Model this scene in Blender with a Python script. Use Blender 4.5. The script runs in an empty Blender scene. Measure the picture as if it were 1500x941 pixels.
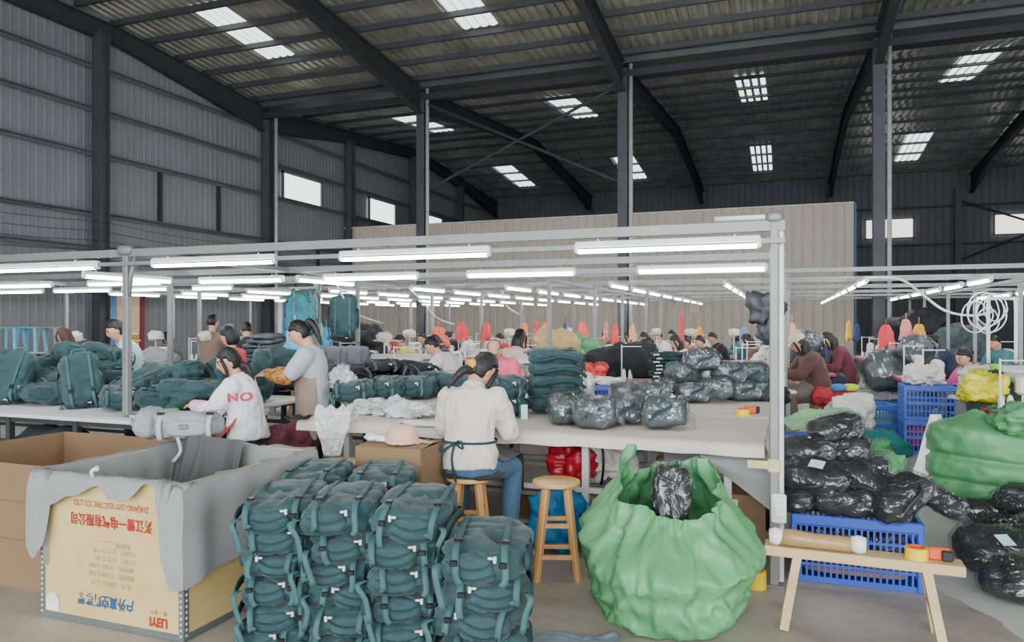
import bpy, math, random
from mathutils import Vector, Matrix, Euler, noise as mnoise
from mathutils.bvhtree import BVHTree
R = random.Random(7)
PI = math.pi
sc = bpy.context.scene
COL = sc.collection
F = 1080.0; H = 1.55; TH = math.atan(400/1080); TS = math.sin(TH); TC = math.cos(TH)

def W(px, D, z=None, py=None):
    """a place from a column of the photo and a distance from the camera"""
    a = (px-750)/F
    if z is None: z = H-(py-470.5)*D/F
    return Vector((D*(a*TC-TS), D*(a*TS+TC), z))
def G(px, py, h=0.0):
    return W(px, (H-h)*F/(py-470.5), h)

# ------------------------------------------------------------------ materials
def lin(c):
    return c/12.92 if c <= .04045 else ((c+.055)/1.055)**2.4
def hx(s, a=1.0):
    s = s.lstrip('#')
    return tuple(lin(int(s[i:i+2], 16)/255) for i in (0, 2, 4))+(a,)
MATS = {}
def mat(name, color, rough=.75, metal=0, var=.12, vscale=6, bump=0, bscale=40, spec=.4, sheen=0, emit=0, coat=0):
    if name in MATS: return MATS[name]
    m = bpy.data.materials.new(name); m.use_nodes = True
    nt = m.node_tree; N = nt.nodes; L = nt.links
    b = N['Principled BSDF']
    c = hx(color) if isinstance(color, str) else color
    b.inputs['Roughness'].default_value = rough
    b.inputs['Metallic'].default_value = metal
    b.inputs['Specular IOR Level'].default_value = spec
    if sheen: b.inputs['Sheen Weight'].default_value = sheen
    if coat: b.inputs['Coat Weight'].default_value = coat
    tc = N.new('ShaderNodeTexCoord')
    nz = N.new('ShaderNodeTexNoise'); nz.inputs['Scale'].default_value = vscale; nz.inputs['Detail'].default_value = 4
    L.new(tc.outputs['Object'], nz.inputs['Vector'])
    rp = N.new('ShaderNodeMapRange')
    rp.inputs['From Min'].default_value = .3; rp.inputs['From Max'].default_value = .7
    rp.inputs['To Min'].default_value = 1-var; rp.inputs['To Max'].default_value = 1+var
    L.new(nz.outputs['Fac'], rp.inputs['Value'])
    mx = N.new('ShaderNodeVectorMath'); mx.operation = 'SCALE'
    mx.inputs[0].default_value = c[:3]
    L.new(rp.outputs['Result'], mx.inputs['Scale'])
    L.new(mx.outputs['Vector'], b.inputs['Base Color'])
    if bump:
        n2 = N.new('ShaderNodeTexNoise'); n2.inputs['Scale'].default_value = bscale; n2.inputs['Detail'].default_value = 5
        L.new(tc.outputs['Object'], n2.inputs['Vector'])
        bp = N.new('ShaderNodeBump'); bp.inputs['Strength'].default_value = bump; bp.inputs['Distance'].default_value = .02
        L.new(n2.outputs['Fac'], bp.inputs['Height']); L.new(bp.outputs['Normal'], b.inputs['Normal'])
    if emit:
        b.inputs['Emission Color'].default_value = c; b.inputs['Emission Strength'].default_value = emit
    MATS[name] = m
    return m
def glow(name, color, strength):
    if name in MATS: return MATS[name]
    m = bpy.data.materials.new(name); m.use_nodes = True
    nt = m.node_tree; nt.nodes.clear()
    e = nt.nodes.new('ShaderNodeEmission'); e.inputs[0].default_value = hx(color); e.inputs[1].default_value = strength
    o = nt.nodes.new('ShaderNodeOutputMaterial'); nt.links.new(e.outputs[0], o.inputs[0])
    MATS[name] = m; return m
def film(name, tint='#e8eef0', clear=.72, scale=14, rough=.12, bump=.9):
    """thin crinkled polythene"""
    if name in MATS: return MATS[name]
    m = bpy.data.materials.new(name); m.use_nodes = True
    nt = m.node_tree; N = nt.nodes; L = nt.links; N.clear()
    o = N.new('ShaderNodeOutputMaterial')
    tr = N.new('ShaderNodeBsdfTransparent'); tr.inputs[0].default_value = (.97, .98, .98, 1)
    gl = N.new('ShaderNodeBsdfPrincipled'); gl.inputs['Base Color'].default_value = hx(tint); gl.inputs['Roughness'].default_value = rough
    gl.inputs['Specular IOR Level'].default_value = 1.0
    tc = N.new('ShaderNodeTexCoord')
    nz = N.new('ShaderNodeTexNoise'); nz.inputs['Scale'].default_value = scale; nz.inputs['Detail'].default_value = 3; nz.inputs['Distortion'].default_value = 1.5
    L.new(tc.outputs['Object'], nz.inputs['Vector'])
    bp = N.new('ShaderNodeBump'); bp.inputs['Strength'].default_value = bump; bp.inputs['Distance'].default_value = .06
    L.new(nz.outputs['Fac'], bp.inputs['Height']); L.new(bp.outputs['Normal'], gl.inputs['Normal'])
    lw = N.new('ShaderNodeLayerWeight'); lw.inputs['Blend'].default_value = .35
    L.new(bp.outputs['Normal'], lw.inputs['Normal'])
    mr = N.new('ShaderNodeMapRange'); mr.inputs['To Min'].default_value = 1-clear; mr.inputs['To Max'].default_value = min(1, 1-clear+.32)
    L.new(lw.outputs['Fresnel'], mr.inputs['Value'])
    mx = N.new('ShaderNodeMixShader'); L.new(mr.outputs['Result'], mx.inputs[0])
    L.new(tr.outputs[0], mx.inputs[1])
    gs = N.new('ShaderNodeBsdfGlossy'); gs.inputs['Roughness'].default_value = rough
    L.new(bp.outputs['Normal'], gs.inputs['Normal'])
    m2 = N.new('ShaderNodeMixShader'); m2.inputs[0].default_value = .9 if clear > .8 else .12
    L.new(gl.outputs[0], m2.inputs[1]); L.new(gs.outputs[0], m2.inputs[2])
    L.new(m2.outputs[0], mx.inputs[2]); L.new(mx.outputs[0], o.inputs[0])
    MATS[name] = m; return m
def woodmat(name, c1, c2, scale=3, stretch=(1, 1, .08), rough=.55):
    if name in MATS: return MATS[name]
    m = bpy.data.materials.new(name); m.use_nodes = True
    nt = m.node_tree; N = nt.nodes; L = nt.links; b = N['Principled BSDF']; b.inputs['Roughness'].default_value = rough
    tc = N.new('ShaderNodeTexCoord'); mp = N.new('ShaderNodeMapping'); mp.inputs['Scale'].default_value = stretch
    L.new(tc.outputs['Object'], mp.inputs['Vector'])
    nz = N.new('ShaderNodeTexNoise'); nz.inputs['Scale'].default_value = scale*12; nz.inputs['Detail'].default_value = 6
    L.new(mp.outputs[0], nz.inputs['Vector'])
    cr = N.new('ShaderNodeValToRGB'); cr.color_ramp.elements[0].position = .3; cr.color_ramp.elements[1].position = .7
    cr.color_ramp.elements[0].color = hx(c1); cr.color_ramp.elements[1].color = hx(c2)
    L.new(nz.outputs['Fac'], cr.inputs[0]); L.new(cr.outputs[0], b.inputs['Base Color'])
    MATS[name] = m; return m
def painted(name, rough=.6):
    """colours come from the mesh's own colour attribute"""
    if name in MATS: return MATS[name]
    m = bpy.data.materials.new(name); m.use_nodes = True
    nt = m.node_tree; b = nt.nodes['Principled BSDF']; b.inputs['Roughness'].default_value = rough
    b.inputs['Specular IOR Level'].default_value = .3
    v = nt.nodes.new('ShaderNodeVertexColor'); v.layer_name = 'Col'
    nt.links.new(v.outputs[0], b.inputs['Base Color'])
    MATS[name] = m; return m

# ------------------------------------------------------------------ mesh builder
class MB:
    def __init__(s): s.v = []; s.f = []
    def add(s, vs, fs):
        o = len(s.v); s.v += [Vector(p) for p in vs]; s.f += [tuple(o+i for i in f) for f in fs]; return s
    def box(s, cx, cy, cz, sx, sy, sz, M=None):
        x, y, z = sx/2, sy/2, sz/2
        vs = [Vector((cx+a*x, cy+b*y, cz+c*z)) for a in (-1, 1) for b in (-1, 1) for c in (-1, 1)]
        if M is not None: vs = [M @ p for p in vs]
        return s.add(vs, [(0, 1, 3, 2), (4, 6, 7, 5), (0, 4, 5, 1), (2, 3, 7, 6), (0, 2, 6, 4), (1, 5, 7, 3)])
    def bev(s, cx, cy, cz, sx, sy, sz, r=.01, M=None):
        """box with chamfered edges"""
        x, y, z = sx/2, sy/2, sz/2
        r = min(r, x*.9, y*.9, z*.9)
        rings = []
        for zz, k in ((-z, r), (-z+r, 0), (z-r, 0), (z, r)):
            X, Y = x-k, y-k; q = r
            rings.append([(cx+a, cy+b, cz+zz) for a, b in ((-X+q, -Y), (X-q, -Y), (X, -Y+q), (X, Y-q), (X-q, Y), (-X+q, Y), (-X, Y-q), (-X, -Y+q))])
        if M is not None: rings = [[M @ Vector(p) for p in rg] for rg in rings]
        return s.loft(rings)
    def loft(s, rings, caps=True, close=True):
        n = len(rings[0]); vs = [p for r in rings for p in r]; fs = []
        for i in range(len(rings)-1):
            for j in range(n if close else n-1):
                k = (j+1) % n
                fs.append((i*n+j, i*n+k, (i+1)*n+k, (i+1)*n+j))
        if caps and close:
            fs.append(tuple(reversed(range(n)))); fs.append(tuple(range((len(rings)-1)*n, len(rings)*n)))
        return s.add(vs, fs)
    def tube(s, pts, r, n=8, caps=True, flat=None):
        pts = [Vector(p) for p in pts]
        rs = r if isinstance(r, (list, tuple)) else [r]*len(pts)
        rings = []; up = None
        for i, p in enumerate(pts):
            t = (pts[min(i+1, len(pts)-1)]-pts[max(i-1, 0)])
            if t.length < 1e-9: t = Vector((0, 0, 1))
            t.normalize()
            if up is None:
                up = t.orthogonal().normalized()
            else:
                up = (up-t*up.dot(t))
                up = up.normalized() if up.length > 1e-6 else t.orthogonal().normalized()
            sd = t.cross(up)
            rings.append([p+up*math.cos(2*PI*j/n)*rs[i]+sd*math.sin(2*PI*j/n)*rs[i] for j in range(n)])
        return s.loft(rings, caps)
    def ribbon(s, pts, w, wdir, th=.003):
        """a flat strap along pts; wdir is the direction of its width"""
        pts = [Vector(p) for p in pts]; wd = Vector(wdir).normalized(); rings = []
        for i, p in enumerate(pts):
            t = (pts[min(i+1, len(pts)-1)]-pts[max(i-1, 0)]).normalized()
            w1 = (wd-t*wd.dot(t)); w1 = w1.normalized() if w1.length > 1e-5 else t.orthogonal().normalized()
            nn = t.cross(w1)
            rings.append([p+w1*w/2+nn*th/2, p-w1*w/2+nn*th/2, p-w1*w/2-nn*th/2, p+w1*w/2-nn*th/2])
        return s.loft(rings)
    def bar(s, a, b, w, d, up=(0, 0, 1)):
        """a rectangular bar from a to b"""
        a, b = Vector(a), Vector(b); t = (b-a).normalized(); u = Vector(up)
        if abs(t.dot(u)) > .98: u = Vector((0, 1, 0))
        x = t.cross(u).normalized(); y = x.cross(t)
        return s.loft([[p+x*w/2*i+y*d/2*j for i, j in ((-1, -1), (1, -1), (1, 1), (-1, 1))] for p in (a, b)])
    def lathe(s, prof, n=20, c=(0, 0, 0)):
        c = Vector(c)
        return s.loft([[c+Vector((r*math.cos(2*PI*j/n), r*math.sin(2*PI*j/n), z)) for j in range(n)] for r, z in prof])
    def puff(s, c, sx, sy, sz, n=8, k=3.2, noise=0, freq=3, seed=0, fold=0, ffreq=7, flat=0, M=None):
        """a stuffed soft block; fold adds creases"""
        c = Vector(c); idx = {}; vs = []; fs = []
        off = Vector((seed*7.31+.5, seed*3.17, seed*1.71))
        hs = Vector((sx/2, sy/2, sz/2)); mean = (sx+sy+sz)/3
        def vert(p):
            key = (round(p[0], 5), round(p[1], 5), round(p[2], 5))
            if key in idx: return idx[key]
            d = Vector(p); l = (abs(d.x)**k+abs(d.y)**k+abs(d.z)**k)**(1/k); d = d/l
            q = Vector((d.x*hs.x, d.y*hs.y, d.z*hs.z)); nn = d.normalized()
            a = 0
            if noise: a += noise*mean*mnoise.noise(q/mean*freq+off)
            if fold:
                v = mnoise.noise(q/mean*ffreq+off*2); w_ = mnoise.noise(q/mean*ffreq*2.3+off); a += fold*mean*((1-abs(v)*2.2)-.6+.4*((1-abs(w_)*2.2)-.6))
            q = q+nn*a
            if flat and q.z < -hs.z*flat: q.z = -hs.z*flat
            q = q+c
            if M is not None: q = M @ q
            idx[key] = len(vs); vs.append(q); return idx[key]
        for ax in range(3):
            for sg in (-1, 1):
                for i in range(n):
                    for j in range(n):
                        quad = []
                        for di, dj in ((0, 0), (1, 0), (1, 1), (0, 1)):
                            u = math.tan((-1+2*(i+di)/n)*PI/4); w = math.tan((-1+2*(j+dj)/n)*PI/4)
                            p = [0, 0, 0]; p[ax] = sg; p[(ax+1) % 3] = u; p[(ax+2) % 3] = w
                            quad.append(vert(p))
                        if sg < 0: quad.reverse()
                        fs.append(tuple(quad))
        return s.add(vs, fs)
    def grid(s, fn, nu, nv):
        vs = [fn(i/nu, j/nv) for j in range(nv+1) for i in range(nu+1)]
        fs = [(j*(nu+1)+i, j*(nu+1)+i+1, (j+1)*(nu+1)+i+1, (j+1)*(nu+1)+i) for j in range(nv) for i in range(nu)]
        return s.add(vs, fs)
    def mesh(s, name):
        me = bpy.data.meshes.new(name); me.from_pydata([tuple(p) for p in s.v], [], s.f); me.update(); return me

def obj(name, mb, m, parent=None, smooth=False, label=None):
    me = mb.mesh(name) if isinstance(mb, MB) else mb
    o = bpy.data.objects.new(name, me); COL.objects.link(o)
    if m is not None:
        if len(me.materials) == 0: me.materials.append(m)
    if smooth:
        me.polygons.foreach_set('use_smooth', [True]*len(me.polygons))
        if smooth == 2:
            try: me.set_sharp_from_angle(angle=math.radians(40))
            except Exception: pass
    if parent is not None: o.parent = parent
    if label: o['label'] = label
    return o
def tag(o, label, cat, group=None, kind=None):
    o['label'] = label; o['category'] = cat
    if group: o['group'] = group
    if kind: o['kind'] = kind
    return o
def thing(name, label, cat, loc=(0, 0, 0), rot=0, group=None):
    o = bpy.data.objects.new(name, None); COL.objects.link(o); o.empty_display_size = .1
    o.location = loc
    o.rotation_euler = (0, 0, rot) if isinstance(rot, (int, float)) else rot
    return tag(o, label, cat, group)
def struct(name, mb, m, smooth=False, parent=None):
    o = obj(name, mb, m, parent, smooth)
    if parent is None: o['kind'] = 'structure'
    return o
KIDS = {}
def kids(o):
    return [c for c in COL.objects if c.parent is o]
def dup(root, label, loc=None, rot=None, group=None, scale=None, cache={}):
    r = root.copy(); COL.objects.link(r); r['label'] = label
    if loc is not None: r.location = loc
    if rot is not None: r.rotation_euler = (0, 0, rot) if isinstance(rot, (int, float)) else rot
    if group: r['group'] = group
    if scale: r.scale = scale if isinstance(scale, (tuple, list)) else (scale,)*3
    if root.name not in cache: cache[root.name] = [(c, kids(c)) for c in kids(root)]
    for c, gs in cache[root.name]:
        k = c.copy(); COL.objects.link(k); k.parent = r
        for g in gs:
            d = g.copy(); COL.objects.link(d); d.parent = k
    return r
def recolor(o, m, part=None):
    for c in kids(o):
        if part is None or c.name.split('.')[0] == part:
            for sl in c.material_slots: sl.link = 'OBJECT'; sl.material = m
def evaluated(o):
    dg = bpy.context.evaluated_depsgraph_get(); dg.update()
    return bpy.data.meshes.new_from_object(o.evaluated_get(dg))
def textmesh(body, size, depth=0, spacing=1, sx=1, M=None, bold=0):
    cu = bpy.data.curves.new('lettering', 'FONT'); cu.body = body; cu.size = size; cu.align_x = 'CENTER'; cu.align_y = 'CENTER'
    cu.space_character = spacing; cu.offset = bold; cu.resolution_u = 3
    o = bpy.data.objects.new('lettering', cu); COL.objects.link(o)
    me = evaluated(o); bpy.data.objects.remove(o); bpy.data.curves.remove(cu)
    mm = Matrix.Diagonal((sx, 1, 1, 1))
    me.transform((M if M is not None else Matrix()) @ mm)
    me.materials.clear(); me.name = 'lettering'
    return me
NTH = ['first', 'second', 'third', 'fourth', 'fifth', 'sixth', 'seventh', 'eighth', 'ninth', 'tenth', 'eleventh', 'twelfth', 'thirteenth', 'fourteenth', 'fifteenth', 'sixteenth', 'seventeenth', 'eighteenth', 'nineteenth', 'twentieth']
def sstep(a, b, x):
    t = max(0, min(1, (x-a)/(b-a))); return t*t*(3-2*t)
# ================================================================== the hall
M_steel = mat('dark_steel', '#37383d', .6, .2, .1, 3)
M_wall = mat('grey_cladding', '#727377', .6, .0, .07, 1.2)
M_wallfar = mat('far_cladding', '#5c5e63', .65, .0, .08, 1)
M_beige = mat('beige_cladding', '#bdb4a4', .6, 0, .05, 1)
M_girt = mat('girt_steel', '#535459', .6, .1, .1, 2)
M_lightpipe = mat('pale_pipe', '#a8a8a6', .5)
XL, XR, Y0, YV, YF = -15.95, 20.3, -8.0, 19.6, 40.0
COLX = [-10.1, -4.07, 2.1, 8.2, 14.3]
def zroof(y):
    if y <= 9.3: return 9.55-.09*(9.3-y)
    if y <= YV: return 8.62+.09*(YV-y)
    if y <= 30: return 8.62+.09*(y-YV)
    return 9.55-.09*(y-30)
# floor: worn concrete, paler painted bay on the aisle side
def floor_mat():
    m = bpy.data.materials.new('worn_concrete'); m.use_nodes = True
    nt = m.node_tree; N = nt.nodes; L = nt.links; b = N['Principled BSDF']; b.inputs['Roughness'].default_value = .55
    tc = N.new('ShaderNodeTexCoord')
    n1 = N.new('ShaderNodeTexNoise'); n1.inputs['Scale'].default_value = .9; n1.inputs['Detail'].default_value = 8; n1.inputs['Roughness'].default_value = .65
    mp = N.new('ShaderNodeMapping'); mp.inputs['Scale'].default_value = (1, 1.8, 1); mp.inputs['Rotation'].default_value = (0, 0, .3)
    L.new(tc.outputs['Object'], mp.inputs[0]); L.new(mp.outputs[0], n1.inputs['Vector'])
    cr = N.new('ShaderNodeValToRGB')
    e = cr.color_ramp.elements; e[0].position = .3; e[0].color = hx('#7f776c'); e[1].position = .72; e[1].color = hx('#b8b0a3')
    x = e.new(.5); x.color = hx('#a0978b')
    L.new(n1.outputs['Fac'], cr.inputs[0])
    n2 = N.new('ShaderNodeTexNoise'); n2.inputs['Scale'].default_value = 3; n2.inputs['Detail'].default_value = 3
    L.new(tc.outputs['Object'], n2.inputs['Vector'])
    sx = N.new('ShaderNodeSeparateXYZ'); L.new(tc.outputs['Object'], sx.inputs[0])
    # beyond the line x + .55*(y-4) > 1.25 the floor is pale grey paint
    a = N.new('ShaderNodeMath'); a.operation = 'MULTIPLY_ADD'; a.inputs[1].default_value = .42; L.new(sx.outputs['Y'], a.inputs[0]); L.new(sx.outputs['X'], a.inputs[2])
    c = N.new('ShaderNodeMath'); c.operation = 'MULTIPLY_ADD'; c.inputs[1].default_value = .18; L.new(n2.outputs['Fac'], c.inputs[0]); L.new(a.outputs[0], c.inputs[2])
    g = N.new('ShaderNodeMath'); g.operation = 'GREATER_THAN'; g.inputs[1].default_value = 2.98; L.new(c.outputs[0], g.inputs[0])
    mx = N.new('ShaderNodeMix'); mx.data_type = 'RGBA'; L.new(g.outputs[0], mx.inputs[0]); L.new(cr.outputs[0], mx.inputs[6]); mx.inputs[7].default_value = hx('#b9b8b4')
    L.new(mx.outputs[2], b.inputs['Base Color'])
    n3 = N.new('ShaderNodeTexNoise'); n3.inputs['Scale'].default_value = 40; n3.inputs['Detail'].default_value = 4; L.new(tc.outputs['Object'], n3.inputs['Vector'])
    bp = N.new('ShaderNodeBump'); bp.inputs['Strength'].default_value = .15; bp.inputs['Distance'].default_value = .01
    L.new(n3.outputs['Fac'], bp.inputs['Height']); L.new(bp.outputs[0], b.inputs['Normal'])
    return m
fl = MB(); fl.add([(XL-.2, Y0, 0), (XR+.2, Y0, 0), (XR+.2, YF+.2, 0), (XL-.2, YF+.2, 0)], [(0, 1, 2, 3)])
struct('floor', fl, floor_mat())
# walls: ribbed sheet
def ribbed(a, b, z0, z1, step=.3, dep=.03, ztop=None):
    """vertical ribbed sheet from a to b (xy); the top may follow ztop(t)"""
    a = Vector(a); b = Vector(b); d = b-a; Lr = d.length; t = d/Lr; nn = Vector((-t.y, t.x)); m = MB(); n = int(Lr/step)
    pts = []
    for i in range(n):
        s0 = i*step
        for q, o in ((0, 0), (step*.7, 0), (step*.8, dep), (step*.92, dep)):
            if s0+q <= Lr: pts.append((s0+q, o))
    pts.append((Lr, 0))
    vs = []
    for q, o in pts:
        p = a+t*q+nn*o
        zt = ztop(q/Lr) if ztop else z1
        vs += [(p.x, p.y, z0), (p.x, p.y, zt)]
    m.add(vs, [(2*i, 2*i+2, 2*i+3, 2*i+1) for i in range(len(pts)-1)])
    return m
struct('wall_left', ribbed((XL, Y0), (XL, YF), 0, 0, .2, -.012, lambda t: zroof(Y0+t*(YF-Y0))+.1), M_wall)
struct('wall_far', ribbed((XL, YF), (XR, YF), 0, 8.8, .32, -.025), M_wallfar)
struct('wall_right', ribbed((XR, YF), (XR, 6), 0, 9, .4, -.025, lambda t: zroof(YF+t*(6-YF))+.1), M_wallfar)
pw = ribbed((XL+.02, 24.5), (1.95, 24.5), 0, 5.12, .3, .03)
prt = struct('wall_partition', pw, M_beige)
e = MB(); e.box(1.99, 24.5, 2.56, .06, .12, 5.14); struct('trim_partition', e, mat('blue_edge', '#3d5a7c', .5))
e = MB(); e.box((XL+1.95)/2, 24.46, 5.13, 1.95-XL, .08, .05); struct('trim_partition_cap', e, mat('beige_cap', '#c9c4b8', .5))
# girts on the left wall, cladding rails on the far wall
for i, z in enumerate((3.37, 4.2, 5.67, 6.75, 7.8)):
    m = MB(); m.box(XL+.09, (Y0+YF)/2, z, .16, YF-Y0, .05); m.box(XL+.16, (Y0+YF)/2, z-.06, .02, YF-Y0, .1)
    struct('trim_girt', m, M_girt)
for z in (3.4, 5.2, 7.0):
    m = MB(); m.box((XL+XR)/2, YF-.1, z, XR-XL, .16, .08); struct('trim_girt', m, M_steel)
for y, z0, z1 in ((15.4, 4.2, 5.67), (17.6, 4.2, 5.67), (22.6, 1.9, 4.2)):
    m = MB(); m.box(XL+.1, y, (z0+z1)/2, .1, .07, z1-z0); struct('trim_stud', m, M_steel)
# roof: four slopes of ribbed sheet
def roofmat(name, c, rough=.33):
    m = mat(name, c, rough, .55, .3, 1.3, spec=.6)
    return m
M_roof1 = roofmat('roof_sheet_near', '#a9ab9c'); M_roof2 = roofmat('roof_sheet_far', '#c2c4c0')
def slope(y0, y1, m, step=.24, dep=.05):
    mb = MB(); pts = []
    n = int((XR-XL)/step)
    for i in range(n):
        x = XL+i*step
        pts += [(x, 0), (x+step*.45, 0), (x+step*.55, dep), (x+step*.9, dep)]
    pts.append((XR, 0)); k = len(pts)
    ys = [y0, (y0+y1)/2, y1]
    vs = [(x, y, zroof(y if 0 < j < 2 else y)+o) for j, y in enumerate(ys) for x, o in pts]
    mb.add(vs, [(j*k+i, (j+1)*k+i, (j+1)*k+i+1, j*k+i+1) for j in range(2) for i in range(k-1)])
    return struct('ceiling', mb, m)
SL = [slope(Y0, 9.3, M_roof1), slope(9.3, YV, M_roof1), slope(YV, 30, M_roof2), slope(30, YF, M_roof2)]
M_purlin = mat('purlin_steel', '#4b4d50', .55, .3, .1, 2)
for k, (y0, y1, n) in enumerate(((9.3, YV, 10), (YV, 30, 7), (30, YF, 7))):
    for i in range(n):
        y = y0+(y1-y0)*(i+.5)/n; z = zroof(y)
        m = MB(); hp_ = .14 if k == 0 else .09; m.box((XL+XR)/2, y, z-hp_/2-.005, XR-XL, .05, hp_); m.box((XL+XR)/2, y+.03, z-hp_, XR-XL, .07, .015)
        obj('purlin', m, M_purlin, SL[1+k])
# valley gutter above the middle columns, ridge flashing
m = MB(); m.box((XL+XR)/2, YV, 8.52, XR-XL, .55, .26); struct('trim_gutter', m, mat('gutter_steel', '#5a5f61', .45, .4, .2, 1))
m = MB(); m.box((XL+XR)/2, YV-.1, 8.15, XR-XL, .12, .18); struct('beam_tie', m, M_steel)
# rafters: haunched I beams
def rafter(x, ys):
    m = MB(); top = [(y, zroof(y)-.22) for y, d in ys]; bot = [(y, zroof(y)-.22-d) for y, d in ys]
    def strip(zz, w, th):
        m.loft([[(x-w, y, z-th), (x+w, y, z-th), (x+w, y, z+th), (x-w, y, z+th)] for y, z in zz])
    strip(top, .1, .012); strip(bot, .1, .012)
    m.loft([[(x-.01, y, b), (x+.01, y, b), (x+.01, y, t), (x-.01, y, t)] for (y, t), (_, b) in zip(top, bot)])
    return m
for x in [XL+.2]+COLX:
    struct('beam_rafter', rafter(x, [(Y0, .5), (5, .45), (14, .42), (YV, .75)]), M_steel)
    struct('beam_rafter', rafter(x, [(YV, .75), (24.5, .42), (30, .42), (36, .45), (YF, .85)]), M_steel)
# columns
def hcol(x, y, ztop, w=.26):
    m = MB(); m.box(x, y-w/2, ztop/2, w, .02, ztop); m.box(x, y+w/2, ztop/2, w, .02, ztop); m.box(x, y, ztop/2, .018, w, ztop); m.box(x, y, .01, .42, .42, .02)
    return m
M_column = mat('column_paint', '#4a4b50', .55, .15, .12, 2)
for x in COLX:
    struct('column', hcol(x, YV, 8.3), M_column)
    m = MB(); m.tube([(x+.22, YV-.1, .05), (x+.22, YV-.1, 8.4)], .055, 10); struct('trim_downpipe', m, M_lightpipe, True)
for y in (7.2, 13.4, YV, 24.4, 29.6, 34.7):
    struct('column', hcol(XL+.3, y, zroof(y)-.6), M_column)
m = MB(); m.tube([(XL+.6, YV, .05), (XL+.6, YV, 8.2)], .055, 10); struct('trim_downpipe', m, M_lightpipe, True)
for x in (-10.1, -4.07, 2.1, 7.6, 14.3):
    struct('column', hcol(x, YF-.3, 7.8), M_column)
# braces
def brace(a, b, r=.045):
    m = MB(); m.tube([a, b], r, 8); struct('beam_brace', m, M_steel)
brace((-10.0, YV, 5.4), (-4.2, YV, 7.9)); brace((-10.0, YV-.1, 8.0), (-4.2, YV-.1, 5.3))
brace((7.7, YF-.25, 7.2), (14.2, YF-.25, 4.6), .05); brace((7.7, YF-.25, 4.4), (14.2, YF-.25, 7.2), .05)
# windows and skylights
M_pane = glow('daylight_pane', '#f4f7fa', 2.2)
M_frame = mat('window_frame', '#6c6e72', .5)
wn = 0
def window_left(y0, y1, z0, z1):
    global wn; wn += 1
    m = MB(); m.box(XL+.1, (y0+y1)/2, (z0+z1)/2, .02, y1-y0, z1-z0); w = struct('window_%d' % wn, m, M_pane)
    f = MB()
    for yy in (y0, y1): f.box(XL+.12, yy, (z0+z1)/2, .08, .07, z1-z0+.07)
    for zz in (z0, z1): f.box(XL+.12, (y0+y1)/2, zz, .08, y1-y0+.07, .07)
    obj('window_frame', f, M_frame, w)
def on_left(px):
    a = (px-750)/F; D = XL/(a*TC-TS); return D*(a*TS+TC)
window_left(on_left(410), on_left(466), 5.68, 6.58); window_left(on_left(537), on_left(575), 5.62, 6.58); window_left(on_left(621), on_left(644), 5.62, 6.58)
for x0, x1 in ((3.69, 5.78), (9.1, 12.2)):
    wn += 1
    m = MB(); m.box((x0+x1)/2, YF-.12, 6.03, x1-x0, .02, .95); w = struct('window_%d' % wn, m, glow('warm_pane', '#f7f2ea', 1.7))
    f = MB()
    for xx in (x0, x1): f.box(xx, YF-.15, 6.03, .07, .06, 1.0)
    for zz in (5.55, 6.5): f.box((x0+x1)/2, YF-.15, zz, x1-x0+.07, .06, .07)
    obj('window_frame', f, M_frame, w)
M_sky = glow('skylight_sheet', '#f2f6f8', 2.0)
def skylight(x, y0, y1, w=.95):
    global wn; wn += 1; m = MB(); vs = []; n = 12
    for y in (y0, y1):
        for i in range(n+1): vs.append((x-w/2+w*i/n, y, zroof(y)-.012+(.03 if i % 3 == 0 else 0)))
    m.add(vs, [(i, i+n+1, i+n+2, i+1) for i in range(n)]); struct('window_%d' % wn, m, M_sky)
for x in (-13.1, -7.1, -1.0, 5.15, 11.2):
    skylight(x, 23.6, 27.3); skylight(x, 34, 37.7); skylight(x, 14.0, 16.9)
# doorways in the left wall
def doorway(n, y0, y1, ztop, panels):
    m = MB(); m.box(XL+.06, (y0+y1)/2, ztop/2, .04, y1-y0, ztop); d = struct('door_%d' % n, m, mat('door_light', '#e6e2d8', .6, emit=.25))
    for k, (a, b, z0, z1, c, nm) in enumerate(panels):
        q = MB(); q.bev(XL+.12, (a+b)/2, (z0+z1)/2, .06, b-a, z1-z0, .01); obj(nm, q, mat('door_'+c, c, .6), d)
y0, y1 = on_left(150), on_left(206); L_ = y1-y0
doorway(1, y0, y1, 2.3, [(y0, y0+.24*L_, 0, 2.3, '#5d8ec4', 'blue_panel'), (y0+.26*L_, y0+.86*L_, 1.25, 2.2, '#e0bd96', 'wooden_shutter'), (y0+.3*L_, y0+.84*L_, .2, 1.2, '#c99a3c', 'yellow_board'), (y0+.88*L_, y1, 0, 2.3, '#7a2d33', 'red_post')])
y0, y1 = on_left(385), on_left(438); L_ = y1-y0
doorway(2, y0, y1, 2.5, [(y0+.45*L_, y1, 0, 2.5, '#6aa6dc', 'blue_panel')])
# thin cables slung along the left wall
for i in range(6):
    m = MB(); z = 3.05+i*.23
    for ya, yb in ((7.2, 13.4), (13.4, YV), (YV, 24.4)):
        m.tube([(XL+.35, ya+(yb-ya)*t, z-.12*math.sin(PI*t)) for t in (0, .25, .5, .75, 1)], .008, 5)
    c = obj('wall_cable', m, M_steel); tag(c, 'thin grey cable slung along the left wall, %s from the bottom' % NTH[i], 'cable', 'cables along the left wall')
# meter box on the wall by the valley column
t = thing('hanging_junction_box', 'small dark junction box with cables on the left wall beside the column', 'box', (XL+.5, YV+.9, 2.95))
m = MB(); m.bev(0, 0, .2, .3, .5, .35, .02); obj('housing', m, M_steel, t)
m = MB(); m.tube([(0, .2, .1), (0, .25, -.2), (0, .1, -.5)], .03); obj('cable', m, M_steel, t, True)
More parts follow.
